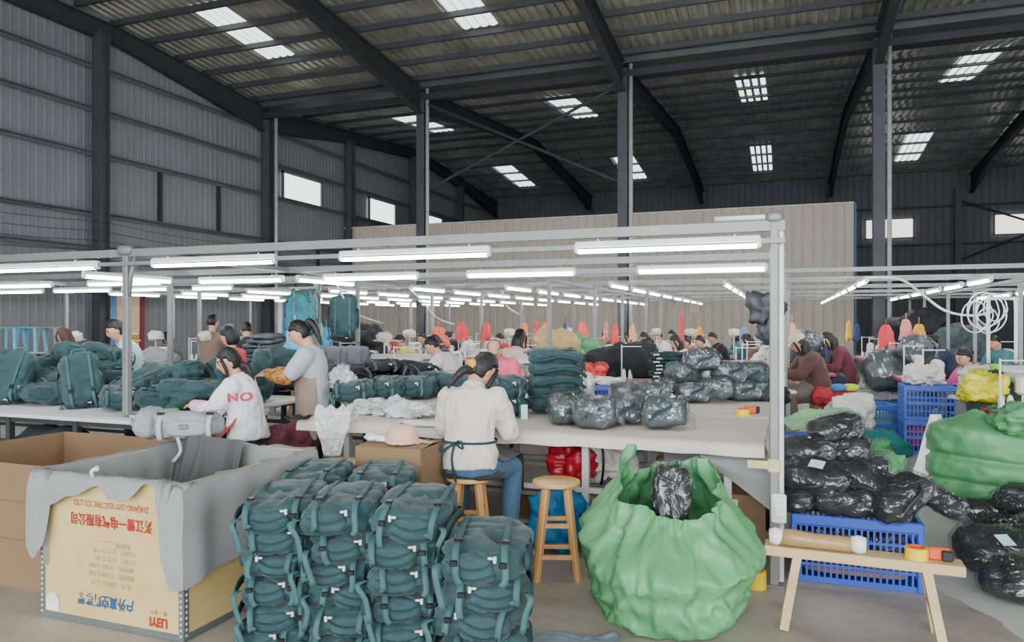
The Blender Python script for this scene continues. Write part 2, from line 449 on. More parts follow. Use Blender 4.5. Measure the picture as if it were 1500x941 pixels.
# ================================================================== light rigs of square tube over the tables
M_alu = mat('galvanised_tube', '#838482', .45, .3, .08, 4)
M_white = mat('white_enamel', '#e6e6e4', .4)
M_whitepl = mat('white_plastic', '#e2e1dd', .45)
M_tube = glow('fluorescent', '#fbfcff', 42.0)
M_dark = mat('dark_plastic', '#232427', .5)
def xat(px, Y):
    a = (px-750)/F; return Y/(a*TS+TC)*(a*TC-TS)
ZT = 2.13
fr = thing('light_frame', 'pale metal light frame over the packing tables, on tall square posts', 'light frame', (-5, 4.6, 0))
def fpart(name, mb, smooth=False, m=None): 
    o = obj(name, mb, m or M_alu, FR, smooth); o.matrix_parent_inverse = Matrix.Translation(-Vector(FR.location)); return o
FR = fr
def post(x, y, w=.06, z0=0):
    m = MB(); m.bev(x, y, (z0+ZT)/2, w, w, ZT-z0, .006); m.bev(x, y, z0+.005, .11, .11, .008, .002); fpart('post', m)
YF1, YF2 = 4.6, 6.72
post(-.06, YF1, .05); post(-5.09, YF1, .055, .776); post(-10.1, YF1)
pC = Vector((-5.7, 8.1)); post(pC.x, pC.y, .07); post(-7.55, 7.5, .06)
for y in (YF1, YF2, 8.1):
    m = MB(); m.bar((-10.2, y, ZT-.02), (0.0, y, ZT-.02), .045, .06); fpart('rail', m)
m = MB(); m.bar((-10.2, YF1-.03, ZT-.11), (0.0, YF1-.03, ZT-.11), .03, .03); fpart('rail', m)
for x in (-.06, -5.09, -10.1):
    m = MB(); m.bar((x, YF1, ZT-.02), (x, 9.5, ZT-.02), .045, .05); fpart('rail', m)
# twin conduit beside the corner post, bent over the top rail
m = MB(); m.tube([(-.022, YF1+.012, .02), (-.022, YF1+.012, ZT-.06), (-.03, YF1+.012, ZT), (-.05, YF1+.01, ZT+.03), (-.12, YF1+.01, ZT+.035), (-.4, YF1+.01, ZT+.035)], .017, 8); fpart('conduit', m, True, M_white)
m = MB(); m.puff((-.06, YF1, ZT+.03), .1, .07, .07, 4); fpart('corner_joint', m, True)
for x, y in ((-5.09, YF1), (pC.x, pC.y)):
    m = MB(); m.tube([(x+.02, y, ZT-.38), (x+.045, y, ZT-.2), (x+.09, y, ZT-.05)], .018, 8); fpart('brace', m, True)
m = MB(); m.puff((-5.09, YF1-.01, ZT), .16, .08, .09, 4); fpart('corner_joint', m, True)
t = thing('switch_box', 'white plastic switch box strapped low on the corner post', 'switch box', (-.035, YF1-.045, .36), group=None)
m = MB(); m.bev(.0, 0, .1, .085, .045, .17, .01); obj('housing', m, M_whitepl, t); m = MB(); m.bev(0, -.03, .1, .05, .012, .08, .004); obj('cover', m, M_white, t)
t = thing('tape_wrap', 'clear tape wound round the corner post just below table height', 'tape', (-.06, YF1, .66))
m = MB(); m.bev(0, 0, .04, .075, .075, .08, .01); obj('winding', m, mat('yellowed_tape', '#c9c48a', .3), t); m = MB(); m.bev(-.08, -.03, .045, .14, .01, .05, .004); obj('loose_end', m, mat('yellowed_tape', '#c9c48a', .3), t)
fb = thing('light_frame', 'grid of pale metal light frame posts and rails over the sewing lines', 'light frame', (-3, 9.55, 0))
FR = fb
GX = [-12, -9, -6, -3, 0, 3, 6]; GY = [9.55+2.4*i for i in range(6)]
for x in GX:
    for j, y in enumerate(GY):
        post(x+(.04 if j % 2 else 0), y, .055)
for x in GX:
    m = MB(); m.bar((x, GY[0], ZT-.02), (x, GY[-1], ZT-.02), .045, .05); fpart('rail', m)
for y in GY:
    m = MB(); m.bar((GX[0], y, ZT+.03), (GX[-1]+2, y, ZT+.03), .045, .05); fpart('rail', m)
for y in GY[:-1]:
    m = MB(); m.bar((GX[0], y+1.2, ZT+.0), (GX[-1]+2, y+1.2, ZT+.0), .03, .03); fpart('rail', m)

def tube_proto():
    t = thing('hanging_tube_light', 'x', 'tube light', (0, 0, 0))
    m = MB(); m.bev(0, 0, .035, 1.22, .05, .04, .008); obj('housing', m, M_white, t)
    m = MB(); m.tube([(-.585, 0, -.005), (.585, 0, -.005)], .016, 10); obj('tube', m, M_tube, t, True)
    for s in (-1, 1):
        m = MB(); m.bev(s*.6, 0, .01, .03, .045, .06, .008); obj('end_cap', m, M_white, t)
        m = MB(); m.tube([(s*.45, 0, .05), (s*.45, 0, .068)], .006, 5); obj('hanger', m, M_white, t)
    return t
TUBE = tube_proto(); used = [False]
def tube(x, y, z, rot, label, group, sc_=None):
    if not used[0]:
        used[0] = True; o = TUBE; o.location = (x, y, z); o.rotation_euler = (0, 0, rot); o['label'] = label; o['group'] = group; 
        if sc_: o.scale = (sc_, 1, 1)
        return o
    return dup(TUBE, label, (x, y, z), rot, group, (sc_, 1, 1) if sc_ else None)
def tube_px(p0, p1, Y, z, label):
    x0, x1 = xat(p0, Y), xat(p1, Y)
    tube((x0+x1)/2, Y, z, 0, label, 'fluorescent tubes over the packing tables', (x1-x0)/1.2)
for i, (a, b) in enumerate(((845, 1112), (500, 716), (225, 402), (-90, 142))):
    tube_px(a, b, YF1-.03, 2.0, 'lit fluorescent tube under the front rail, %s from the corner post' % NTH[i])
for i, (a, b) in enumerate(((935, 1122), (685, 842), (475, 612), (293, 414), (130, 236), (-40, 76))):
    tube_px(a, b, YF2, 2.0, 'lit fluorescent tube under the second rail, %s from the corner post' % NTH[i])
for i, (a, b) in enumerate(((80, 162), (-20, 63), (180, 245), (283, 340))):
    tube_px(a, b, 8.1, 2.0, 'lit fluorescent tube under the third rail, %s towards the grey wall' % NTH[i])
tube(-6.6, 6.0, 2.0, PI/2, 'lit fluorescent tube running crosswise between the first two rails', 'fluorescent tubes over the packing tables')
tube(-5.0, 7.3, 2.0, PI/2, 'lit fluorescent tube running crosswise behind the second post of the front rail', 'fluorescent tubes over the packing tables')
LINES = [3.85, 2.25, .92, -.74, -2.2, -3.8, -5.2, -6.8, -8.2, -9.8, -11.2]
for i, x in enumerate(LINES):
    for j in range(8):
        y = 10.3+1.5*j+(.25 if i % 2 else 0)
        if j > 5 and i < 2: continue
        tube(x, y, 2.03, PI/2, 'lit tube over the sewing lines, %s line from the aisle side, %s along' % (NTH[i], NTH[j]), 'fluorescent tubes over the sewing lines')
# ================================================================== soft goods and how they pile up
TEAL = '#2b484b'; TEAL2 = '#4f7b7d'
M_teal = mat('teal_canvas', TEAL, .75, 0, .2, 7, .6, 14, spec=.35, sheen=.15)
M_teald = mat('teal_canvas_dark', '#243d40', .8, 0, .16, 9, .6, 14, spec=.35)
M_tealstrap = mat('teal_webbing', '#3b5f61', .7, 0, .25, 6)
M_buckle = mat('black_buckle', '#17191b', .35)
M_pull = mat('pale_zip_pull', '#cfcdc4', .4)
M_black = mat('black_canvas', '#1d1e22', .75, 0, .2, 9, .3, 50)
M_slate = mat('slate_canvas', '#465358', .75, 0, .2, 9, .3, 50)
M_greyb = mat('pale_grey_canvas', '#9a9d9e', .8, 0, .08, 9, .2, 60)
M_greys = mat('pale_grey_webbing', '#b4b6b6', .7, 0, .08, 30)

def arc(pts, n=6):
    """smooth path through points"""
    P = [Vector(p) for p in pts]; out = []
    for i in range(len(P)-1):
        p0 = P[max(i-1, 0)]; p1 = P[i]; p2 = P[i+1]; p3 = P[min(i+2, len(P)-1)]
        for k in range(n):
            t = k/n; out.append(.5*((2*p1)+(-p0+p2)*t+(2*p0-5*p1+4*p2-p3)*t*t+(-p0+3*p1-3*p2+p3)*t**3))
    out.append(P[-1]); return out
BAGPOINTS = {}
def backpack(seed, mats=None, straps=True):
    r = random.Random(seed); body, strapm, dark = mats or (M_teal, M_tealstrap, M_teald)
    t = thing('backpack', 'x', 'backpack')
    m = MB(); m.puff((0, 0, .078), .31, .47, .15, 14, 4.6, .12, 2.4, seed, .075, 4.2); b = obj('main_body', m, body, t, True)
    m = MB(); m.puff((-.04+r.uniform(-.02, .03), -.222, .07), .19, .07, .115, 8, 3.4, .06, 4, seed+3, .05, 5); pk = obj('front_pocket', m, body, t, True)
    m = MB()
    for z, w in ((.105, .085), (.06, .088)):
        m.tube(arc([(-.04-w, -.245, z), (-.04-w*.5, -.262, z-.02), (-.04, -.266, z-.028), (-.04+w*.5, -.262, z-.02), (-.04+w, -.245, z)], 3), .0045, 6)
    obj('zip', m, M_buckle if mats else dark, pk)
    m = MB(); m.puff((r.uniform(-.01, .01), .12, .115), .285, .22, .10, 8, 3.6, .08, 3, seed+5, .04, 6); obj('lid', m, body, t, True)
    m = MB(); m.puff((.155, -.03, .075), .04, .24, .1, 6, 3, .08, 5, seed+6, .06, 5); obj('side_pocket', m, dark, t, True)
    xs = [.06+r.uniform(-.01, .03), -.11+r.uniform(-.02, .02)]
    for x in xs:
        e = r.uniform(.0, .09)
        m = MB(); m.ribbon(arc([(x, .2, .165), (x, .05, .168), (x, -.12, .162), (x, -.215, .15), (x+.005, -.262, .11), (x+.01, -.27, .05), (x+.012+r.uniform(-.03, .03), -.272, e)], 3), .024, (1, 0, 0), .003); obj('compression_strap', m, strapm, t, True)
        m = MB(); m.bev(x+.002, -.15, .164, .03, .04, .014, .004); obj('buckle', m, M_buckle, t)
        if r.random() < .6: m = MB(); m.bev(x, -.268, .105, .028, .012, .026, .003); obj('buckle', m, M_buckle, t)
    if straps:
        for s in (r.choice((-1, 1)),) if r.random() < .6 else (-1, 1):
            m = MB(); a = r.uniform(-.05, .05)
            m.ribbon(arc([(s*.12, .2, .03), (s*.175, .1+a, .05), (s*.185, -.05, .09), (s*.18, -.18, .07+a*.3), (s*.165, -.25, .03), (s*.15, -.275, -.03+a)], 3), .04, (0, .2, 1), .008); sh = obj('shoulder_strap', m, dark, t, True)
            m = MB(); m.ribbon(arc([(s*.15, -.23, .09), (s*(.16+r.uniform(0, .03)), -.27, .08), (s*.15, -.285, .02), (s*(.14+r.uniform(-.02, .03)), -.28, -.06-r.uniform(0, .04))], 3), .022, (1, 0, 0), .003); obj('webbing_tail', m, strapm, sh, True)
    m = MB(); m.tube(arc([(-.05, .235, .12), (-.04, .275, .12), (.04, .275, .12), (.05, .235, .12)], 4), .009, 6); obj('haul_loop', m, strapm, t, True)
    m = MB(); m.bev(xs[0]-.03, -.262, .125, .012, .01, .03, .003); m.bev(xs[0]-.045, -.26, .13, .02, .01, .012, .003); obj('zip_pull', m, M_pull, pk)
    BAGPOINTS[t.name] = [v.co.copy() for c in kids(t) if c.name.split('.')[0] in ('main_body', 'lid', 'front_pocket') for v in c.data.vertices][::3]
    return t
class Heap:
    """things dropped one after the other onto a level base, each coming to rest on those below"""
    def __init__(s, base, cell=.05, slack=.02, shrink=.8, q=.8): s.b = base; s.c = cell; s.h = {}; s.slack = slack; s.shrink = shrink; s.q = q
    def drop(s, pts, x, y, rot, scale=1.0):
        E = (Euler(rot) if not isinstance(rot, (int, float)) else Euler((0, 0, rot))).to_matrix()
        if isinstance(scale, (tuple, list)): E = E @ Matrix.Diagonal(scale)
        else: E = E*scale
        lo = {}; hi = {}
        for p in pts:
            q = E @ p; k = (math.floor((x+q.x*s.shrink)/s.c), math.floor((y+q.y*s.shrink)/s.c))
            lo[k] = min(lo.get(k, 9), q.z); hi[k] = max(hi.get(k, -9), q.z)
        g = sorted(s.h.get(k, s.b)-s.slack*(k in s.h)-l for k, l in lo.items())
        z = max(s.b-min(lo.values()), g[min(len(g)-1, int(len(g)*s.q))])
        for k, v in hi.items(): s.h[k] = max(s.h.get(k, s.b), z+v)
        return z
PROT = {}
def use(key, make, label, loc, rot, group=None, scale=None):
    """the first of a kind is the thing itself, later ones are copies"""
    if key not in PROT:
        o = make(); PROT[key] = o; o['label'] = label; o.location = loc
        o.rotation_euler = (0, 0, rot) if isinstance(rot, (int, float)) else rot
        if group: o['group'] = group
        if scale: o.scale = scale if isinstance(scale, (tuple, list)) else (scale,)*3
        return o
    return dup(PROT[key], label, loc, rot, group, scale)
def pts_of(key, make):
    if key not in PROT:
        o = make(); PROT[key] = o; o.location = (0, 0, -50)
        PROT[key+'!'] = 1
    return BAGPOINTS[PROT[key].name]
def put_heap(hp, key, make, label, x, y, rot, group=None, scale=1.0):
    pts = pts_of(key, make); z = hp.drop(pts, x, y, rot, scale)
    if PROT.pop(key+'!', None):
        o = PROT[key]; o['label'] = label; o.location = (x, y, z); o.rotation_euler = (0, 0, rot) if isinstance(rot, (int, float)) else rot
        if group: o['group'] = group
        o.scale = scale if isinstance(scale, (tuple, list)) else (scale,)*3
        # copies taken later must start from clean transforms, which dup() sets itself
        return o
    return dup(PROT[key], label, (x, y, z), rot, group, scale)
def bagkey(i): return 'teal%d' % (i % 4)
def bagmake(i): return lambda: backpack(11+i % 4)

# ------------------------------------------------------------------ the floor stacks in front
cols = [(424, 3.34, 6, 'first'), (514, 3.24, 6, 'second'), (610, 3.12, 6, 'third'), (712, 2.92, 5, 'fourth')]
hp = Heap(0, .05, .025); n = 0
for ci, (px, D, layers, nm) in enumerate(cols):
    base = W(px, D+.26, 0); hp = Heap(0, .05, .02)
    for k in range(layers):
        lab = 'teal backpack, front floor stack, %s column from the crate, %s from the bottom' % (nm, NTH[k])
        yaw = TH+R.uniform(-.1, .1)+(-.05 if ci > 1 else .06)
        if R.random() < .25 and k < layers-1: yaw += R.choice((-.14, .14))
        x, y = base.x+R.uniform(-.015, .015), base.y+R.uniform(-.02, .02)
        put_heap(hp, bagkey(n), bagmake(n), lab, x, y, (R.uniform(-.03, .03)-(.12 if k == layers-1 else 0)*0, R.uniform(-.04, .04), yaw), 'teal backpacks stacked on the floor', (R.uniform(1.06, 1.14)*R.choice((1, 1, -1)), 1.05, R.uniform(.80, .9)*(1.12 if k == layers-1 else 1))); n += 1
for ci, (px, D, layers, nm) in enumerate([(468, 3.95, 6, 'first'), (560, 3.85, 6, 'second')]):
    base = W(px, D+.2, 0); hp = Heap(0, .05, .02)
    for k in range(layers):
        put_heap(hp, bagkey(n), bagmake(n), 'teal backpack, rear floor stack, %s column from the crate, %s from the bottom' % (nm, NTH[k]), base.x, base.y, (0, R.uniform(-.03, .03), TH+R.uniform(-.1, .1)), 'teal backpacks stacked on the floor', (1.05, 1.0, .86)); n += 1

# ------------------------------------------------------------------ tables
M_cloth = mat('table_cover_cloth', '#c8c0b4', .8, 0, .05, 3, .15, 25)
M_clothw = mat('white_table_top', '#dcdcde', .5, 0, .03, 2)
M_legd = mat('dark_leg_steel', '#3f4144', .5, .2)
def cover(m, x0, x1, y0, y1, z, drop=.07, seed=1, left=True, right=True):
    """sheet laid over a table, front and side hems hanging in shallow waves"""
    nu, nv = 60, 26
    def fn(u, v):
        x = x0+(x1-x0)*u; 
        s = v*(y1-y0+drop*1.6)-drop
        w = mnoise.noise(Vector((x*2.2, s*2.2, seed)))*.006+mnoise.noise(Vector((x*7, s*3, seed+4)))*.0025
        if s < 0:
            hem = -s*(1+.35*mnoise.noise(Vector((x*3, 0, seed)))) 
            return Vector((x, y0-.012-.012*mnoise.noise(Vector((x*9, 1, seed)))-hem*.12, z-hem))
        return Vector((x, y0+min(s, y1-y0), z+w*(1 if 0 < s else 0)))
    m.grid(fn, nu, nv)
    for side, xx, sg in ((left, x0, -1), (right, x1, 1)):
        if side:
            m.grid(lambda u, v: Vector((xx+sg*(.004+v*.02+.01*mnoise.noise(Vector((u*8, v, seed)))*v), y0+(y1-y0)*u, z-v*drop*(1+.4*mnoise.noise(Vector((u*6, 3, seed)))))), 30, 3)
TX0, TX1, TY0, TYM, TY1 = -3.45, -.115, 4.66, 5.93, 7.2
def table(name, label, x0, x1, y0, y1, z, legm, topm, legs, rails=(.18,), lw=.045, shelf=None):
    t = thing(name, label, 'table', ((x0+x1)/2, (y0+y1)/2, 0)); cx, cy = (x0+x1)/2, (y0+y1)/2
    m = MB(); m.bev(0, 0, z-.015, x1-x0, y1-y0, .03, .006); obj('tabletop', m, topm, t)
    for lx in legs:
        for ly in (y0+.12, y1-.12):
            m = MB(); m.box(lx-cx, ly-cy, (z-.03)/2, lw, lw, z-.03); obj('leg', m, legm, t)
    for rz in rails:
        for ly in (y0+.12, y1-.12):
            m = MB(); m.box(0, ly-cy, rz, x1-x0-.3, .035, .035); obj('rail', m, legm, t)
    m = MB(); m.box(0, y0+.12-cy, z-.06, x1-x0-.2, .03, .05); m.box(0, y1-.12-cy, z-.06, x1-x0-.2, .03, .05); obj('apron', m, legm, t)
    return t
M_legw = mat('pale_leg_steel', '#b3b3ae', .5, .1)
t1 = table('packing_table', 'long packing table under a beige cloth nearest the corner post, junk stored beneath', TX0+.02, TX1-.01, TY0+.02, TYM-.01, .795, M_legw, M_clothw, (TX0+.35, -2.2, -1.25, TX1-.22), (.12, .42))
t2 = table('packing_table', 'second long packing table pushed behind the cloth-covered front one', TX0+.1, TX1-.01, TYM+.01, TY1, .795, M_legw, M_clothw, (TX0+.4, -2.2, -1.25, TX1-.25), (.15,))
m = MB(); cover(m, TX0, TX1, TY0, TYM-.005, .806, .075, 3)
c = obj('table_cover', m, M_cloth, None, True); tag(c, 'beige cloth draped over the front packing table, hem hanging down', 'tablecloth')
m = MB(); cover(m, TX0+.08, TX1, TYM+.01, TY1, .806, .02, 8)
c = obj('table_cover', m, M_cloth, None, True); tag(c, 'beige cloth on the packing table behind the front one', 'tablecloth')
LX0, LX1, LY0, LY1 = -9.4, -4.58, 4.4, 6.5
table('packing_table', 'white-topped packing table on dark legs heaped with teal backpacks', LX0, LX1, LY0, LY1, .76, M_legd, M_clothw, (-9.2, -7.9, -6.75, -6.35, -5.55, -4.75), (.28, .5), .05)

# ------------------------------------------------------------------ heap of teal backpacks on the white table
hl = Heap(.76, .05, .03, .75, .7); k = 0
rows = [(5.0, [-7.35, -6.95, -6.5, -6.05, -5.55, -5.1]), (5.42, [-7.5, -7.1, -6.7, -6.25, -5.8, -5.35, -4.95]), (5.9, [-7.4, -6.9, -6.4, -5.9, -5.4, -4.9])]
names = ['front row', 'middle row', 'back row']
for ri, (yy, xs) in enumerate(rows):
    for j, x in enumerate(xs):
        yaw = R.choice((TH-PI/2, TH+PI/2, TH, TH+.3))+R.uniform(-.35, .35)
        rx, ry = R.uniform(-.15, .15), R.uniform(-.15, .15)
        if ri == 0 and j in (1, 3): rx = 1.0
        put_heap(hl, bagkey(k), bagmake(k), 'teal backpack heaped on the white table, bottom layer, %s, %s from wall' % (names[ri], NTH[j]), x+R.uniform(-.04, .04), yy+R.uniform(-.04, .04), (rx, ry, yaw), 'teal backpacks heaped on the white table', 1.05); k += 1
for li, (zz, lay) in enumerate((('second layer', [(-7.3, 5.25), (-6.9, 5.3), (-6.5, 5.3), (-6.1, 5.25), (-5.65, 5.3), (-5.2, 5.3), (-7.1, 5.7), (-6.6, 5.75), (-5.9, 5.7), (-5.3, 5.75), (-4.98, 5.6)]), ('third layer', [(-7.2, 5.5), (-6.75, 5.55), (-6.45, 5.6), (-5.75, 5.6)]), ('top', [(-7.0, 5.6), (-6.55, 5.65)]))):
    for j, (x, y) in enumerate(lay):
        yaw = R.uniform(-PI, PI)*.35+R.choice((TH-PI/2, TH+PI/2, TH))
        rx = R.choice((0, .3, .55 if li == 0 else .2, -.3))+R.uniform(-.12, .12)
        put_heap(hl, bagkey(k), bagmake(k), 'teal backpack heaped on the white table, %s, %s from the wall end' % (zz, NTH[j]), x, y, (rx, R.uniform(-.3, .3), yaw), 'teal backpacks heaped on the white table', 1.03); k += 1
# the bag the seated worker in white holds, and one stood on end beside the woman in grey
put_heap(hl, bagkey(0), bagmake(0), 'teal backpack lying under the arm of the worker in the white shirt', -4.86, 5.06, (0, 0, TH+PI/2+.15), None, 1.1)
o = dup(PROT['teal1'], 'teal backpack stood on end in the hands of the woman in grey', (-4.78, 6.0, .76+.25), (PI/2-.1, 0, -.9), None, 1.05)
# small tools on the white table
t = thing('tape_roll', 'small bright green roll of tape at the edge of the white table', 'tape', tuple(G(254, 607, .762)))
m = MB(); m.lathe([(.028, 0), (.045, 0), (.045, .05), (.028, .05), (.028, 0)], 20); obj('tape', m, mat('green_tape', '#35b545', .35), t, 2)
t = thing('scissors', 'small scissors with a pale handle on the edge of the white table', 'scissors', tuple(G(236, 608, .763)), .4)
m = MB(); m.ribbon([(-.12, 0, .005), (-.02, 0, .005)], .014, (0, 1, 0), .003); obj('blade', m, M_dark, t)
m = MB(); m.tube([(-.02, 0, .008), (.05, .01, .008)], .01, 8); obj('handle', m, mat('pale_wood', '#d1b98c', .5), t)

# ------------------------------------------------------------------ teal bags on the cloth tables
hc = Heap(.808, .05, .02, .75, .8)
def on_table(px, D, label, rot, key=None, scale=1.0, group=None, h=None, make=None):
    p = W(px, D, 0); global k; k += 1
    return put_heap(h or hc, key or bagkey(k), make or bagmake(k), label, p.x, p.y, rot, group, scale)
gt = 'teal backpacks lying on the packing tables'
on_table(520, 6.75, 'teal backpack lying on the packing table beside the black bags, outermost of its row', (0, 0, .5), scale=1.15, group=gt)
on_table(568, 6.95, 'teal backpack lying on the packing table, second of its row', (0, 0, .35), scale=1.1, group=gt)
on_table(612, 7.1, 'teal backpack lying on the packing table, third of its row', (0, 0, .3), scale=1.1, group=gt)
on_table(655, 7.4, 'teal backpack lying on the packing table, fourth of its row, behind the cream jacket', (0, 0, 1.6), scale=1.25, group=gt)
for i in range(2): on_table(742, 5.85, 'teal backpack on the packing table before the worker in pink, %s' % ('lower one' if i == 0 else 'upper one'), (0, 0, TH+.1), scale=.95)
hflat = Heap(.808, .05, .02)
for i in range(5): on_table(812, 6.0, 'teal backpack in the flat stack on the packing table, %s from the bottom' % NTH[i], (0, R.uniform(-.03, .03), TH+PI/2+R.uniform(-.12, .12)), scale=(1.05, .88, .72), group='flat stack of teal backpacks on the table', h=hflat)
M_card = mat('pale_blue_card', '#bfe0ee', .6)
for px, D, l in ((741, 5.5, 'pale blue swing tag hanging before the two teal backpacks by the cream jacket'), (768, 5.55, 'pale blue swing tag standing before the flat stack of teal backpacks')):
    p = W(px, D, .81); m = MB(); m.box(0, 0, .055, .05, .004, .11); t = obj('swing_tag', m, M_card); t.location = p; t.rotation_euler = (-.25, 0, TH); tag(t, l, 'tag')

# ------------------------------------------------------------------ bags sealed in clear polythene
M_film = film('polythene', '#dfe6ea', .92, 5.5, .06, 1.0)
M_filmw = film('white_polythene', '#f2f2f2', .35, 10, .25)
M_label = mat('pale_blue_label', '#b5dcec', .5)
M_filmt = film('cloudy_wrap', '#e6ecee', .89, 6, .08, .9)
def polybag(seed, inner, lab=False, size=(.36, .27, .17)):
    r = random.Random(seed); sx, sy, sz = size
    t = thing('bagged_backpack', 'x', 'packed bag')
    m = MB(); m.puff((0, 0, sz*.5), sx*.95, sy*.94, sz*.95, 10, 3.8, .09, 2.6, seed, .04, 5); obj('packed_backpack', m, inner, t, True)
    m = MB(); m.ribbon(arc([(-sx*.3, -sy*.48, sz*.3), (-sx*.1, -sy*.54, sz*.55), (sx*.2, -sy*.5, sz*.75), (sx*.3, -.0, sz*1.0)], 3), .02, (0, .2, 1), .003); obj('strap', m, M_dark if inner is not M_slate else M_teald, t, True)
    m = MB(); m.puff((0, 0, sz*.52), sx*1.07, sy*1.07, sz*1.08, 12, 3.3, .09, 2.6, seed, .05, 5)
    w = sy*.42
    m.grid(lambda u, v: Vector((sx*.42+u*sx*.26, (v-.5)*2*w*(1-.25*u)+.02*math.sin(u*9+seed), sz*(.45+.25*math.sin(v*7+seed)*(.3+u*.6))-u*sz*.3)), 5, 8)
    obj('polythene_wrap', m, M_filmt if inner is M_slate else M_film, t, True)
    if lab:
        m = MB(); m.grid(lambda u, v: Vector((-.02+.075*u, -.045+.08*v-sy*.12, sz*1.13-abs(u-.5)*.004)), 3, 3); obj('sticker', m, M_label, t)
    BAGPOINTS[t.name] = [v.co.copy() for c in kids(t) if c.name.startswith('packed') for v in c.data.vertices][::2]
    return t
def pkey(i, kind): return 'poly%s%d' % (kind, i % 3)
def pmake(i, kind):
    inner = {'b': M_black, 's': M_slate, 'l': M_black}[kind]
    return lambda: polybag(50+i % 3, inner, kind == 'l')
gp = 'clear-wrapped bags on the packing tables'
for i, (px, D, yaw, l, dx) in enumerate(((838, 5.28, .1, 'clear-wrapped bag at the front of the table, the one nearest the stool, underneath', 0), (872, 5.12, -.2, 'clear-wrapped bag at the front of the table, second from the stool', 0), (835, 5.5, .2, 'clear-wrapped bag lying behind the one nearest the stool', 0), (912, 5.3, .2, 'clear-wrapped bag at the front of the table, third from the stool, lying flat', 0), (938, 5.5, -.9, 'clear-wrapped bag resting slantwise behind the front clear-wrapped bags', 0), (975, 5.05, -.35, 'clear-wrapped bag at the front of the table, farthest from the stool, dark and round-ended', 0))):
    on_table(px, D, l, (0, R.uniform(-.1, .1), TH+yaw), pkey(i, 's'), (.84, .95, 1.2), gp, None, pmake(i, 's'))
back = [(920, 6.75, .3), (955, 6.6, 0), (985, 6.9, .4), (1015, 6.7, .1), (1050, 6.7, -.2), (1088, 6.85, .1), (1112, 7.05, .6)]
for i, (px, D, yaw) in enumerate(back):
    on_table(px, D, 'clear-wrapped bag, back pile on the packing table, bottom layer, %s from left' % NTH[i], (R.uniform(-.1, .1), R.uniform(-.12, .12), TH+yaw), pkey(i, 's'), (.88, .95, 1.1), gp, None, pmake(i, 's'))
for i, (px, D, yaw) in enumerate([(1000, 6.9, .5), (1028, 6.85, .0), (1066, 6.85, .2), (1100, 7.0, .3)]):
    on_table(px, D, 'clear-wrapped bag, back pile on the packing table, upper layer, %s from left' % NTH[i], (0, R.uniform(-.15, .15), TH+yaw), pkey(i+1, 's'), (.9, .95, 1.15), gp, None, pmake(i+1, 's'))
# tape rolls on the table by the post
M_ytape = mat('yellow_tape', '#e5c321', .35); M_otape = mat('orange_print', '#e4562a', .4)
def tape_roll(label, loc, rot, r=.055, w=.05, m1=None):
    t = thing('tape_roll', label, 'tape', loc, rot)
    m = MB(); m.lathe([(r*.72, 0), (r, 0), (r, w), (r*.72, w), (r*.72, 0)], 24); obj('tape', m, m1 or M_ytape, t, 2)
    m = MB(); m.lathe([(r*.66, .001), (r*.74, .001), (r*.74, w+.003), (r*.66, w+.003), (r*.66, .001)], 24); obj('core', m, M_otape, t, 2)
    return t
p = G(1088, 609, .808); tape_roll('yellow tape roll with orange core lying on the table beside the corner post', p, 0)
p = G(1101, 607, .808); t = thing('tape_dispenser', 'orange and black tape gun lying on the table beside the corner post', 'tape gun', p, TH)
m = MB(); m.bev(0, .04, .03, .1, .03, .06, .008); obj('body', m, M_otape, t); m = MB(); m.bev(.06, .04, .03, .03, .035, .055, .006); obj('blade_guard', m, M_dark, t)
# loose polythene and paper on the table
def crumple(name, label, cat, p, s, m_, seed=0, fold=.25, n=12, rot=0, droop=None, group=None, k_=2.3):
    m = MB(); m.puff((0, 0, s[2]*.5), s[0], s[1], s[2], n, k_, .25, 2.2, seed, fold, 4, .95)
    if droop:
        for v in m.v:
            d = max(0, droop[0]-v.y); v.z -= d*droop[1]
    o = obj(name, m, m_, None, True); o.location = p; o.rotation_euler = (0, 0, rot); return tag(o, label, cat, group)
crumple('plastic_sheet', 'pile of thin clear plastic bags lying on the table, nearer the cream jacket', 'plastic bag', W(602, 5.7, .806), (.5, .22, .11), M_filmw, 2)
crumple('plastic_sheet', 'pile of thin clear plastic bags lying on the table, nearer the black ties', 'plastic bag', W(556, 5.85, .806), (.5, .24, .11), M_filmw, 3)
m = MB(); m.grid(lambda u, v: Vector((u*.62, v*.3*(1-.1*u), .004*math.sin(u*5+v*3))), 10, 6); o = obj('paper_sheet', m, mat('white_paper', '#f3f3f3', .6), None, True); o.location = W(575, 5.2, .815); o.rotation_euler = (0, 0, .1); tag(o, 'white paper sheet lying on the table in front of the clear plastic bags', 'paper')
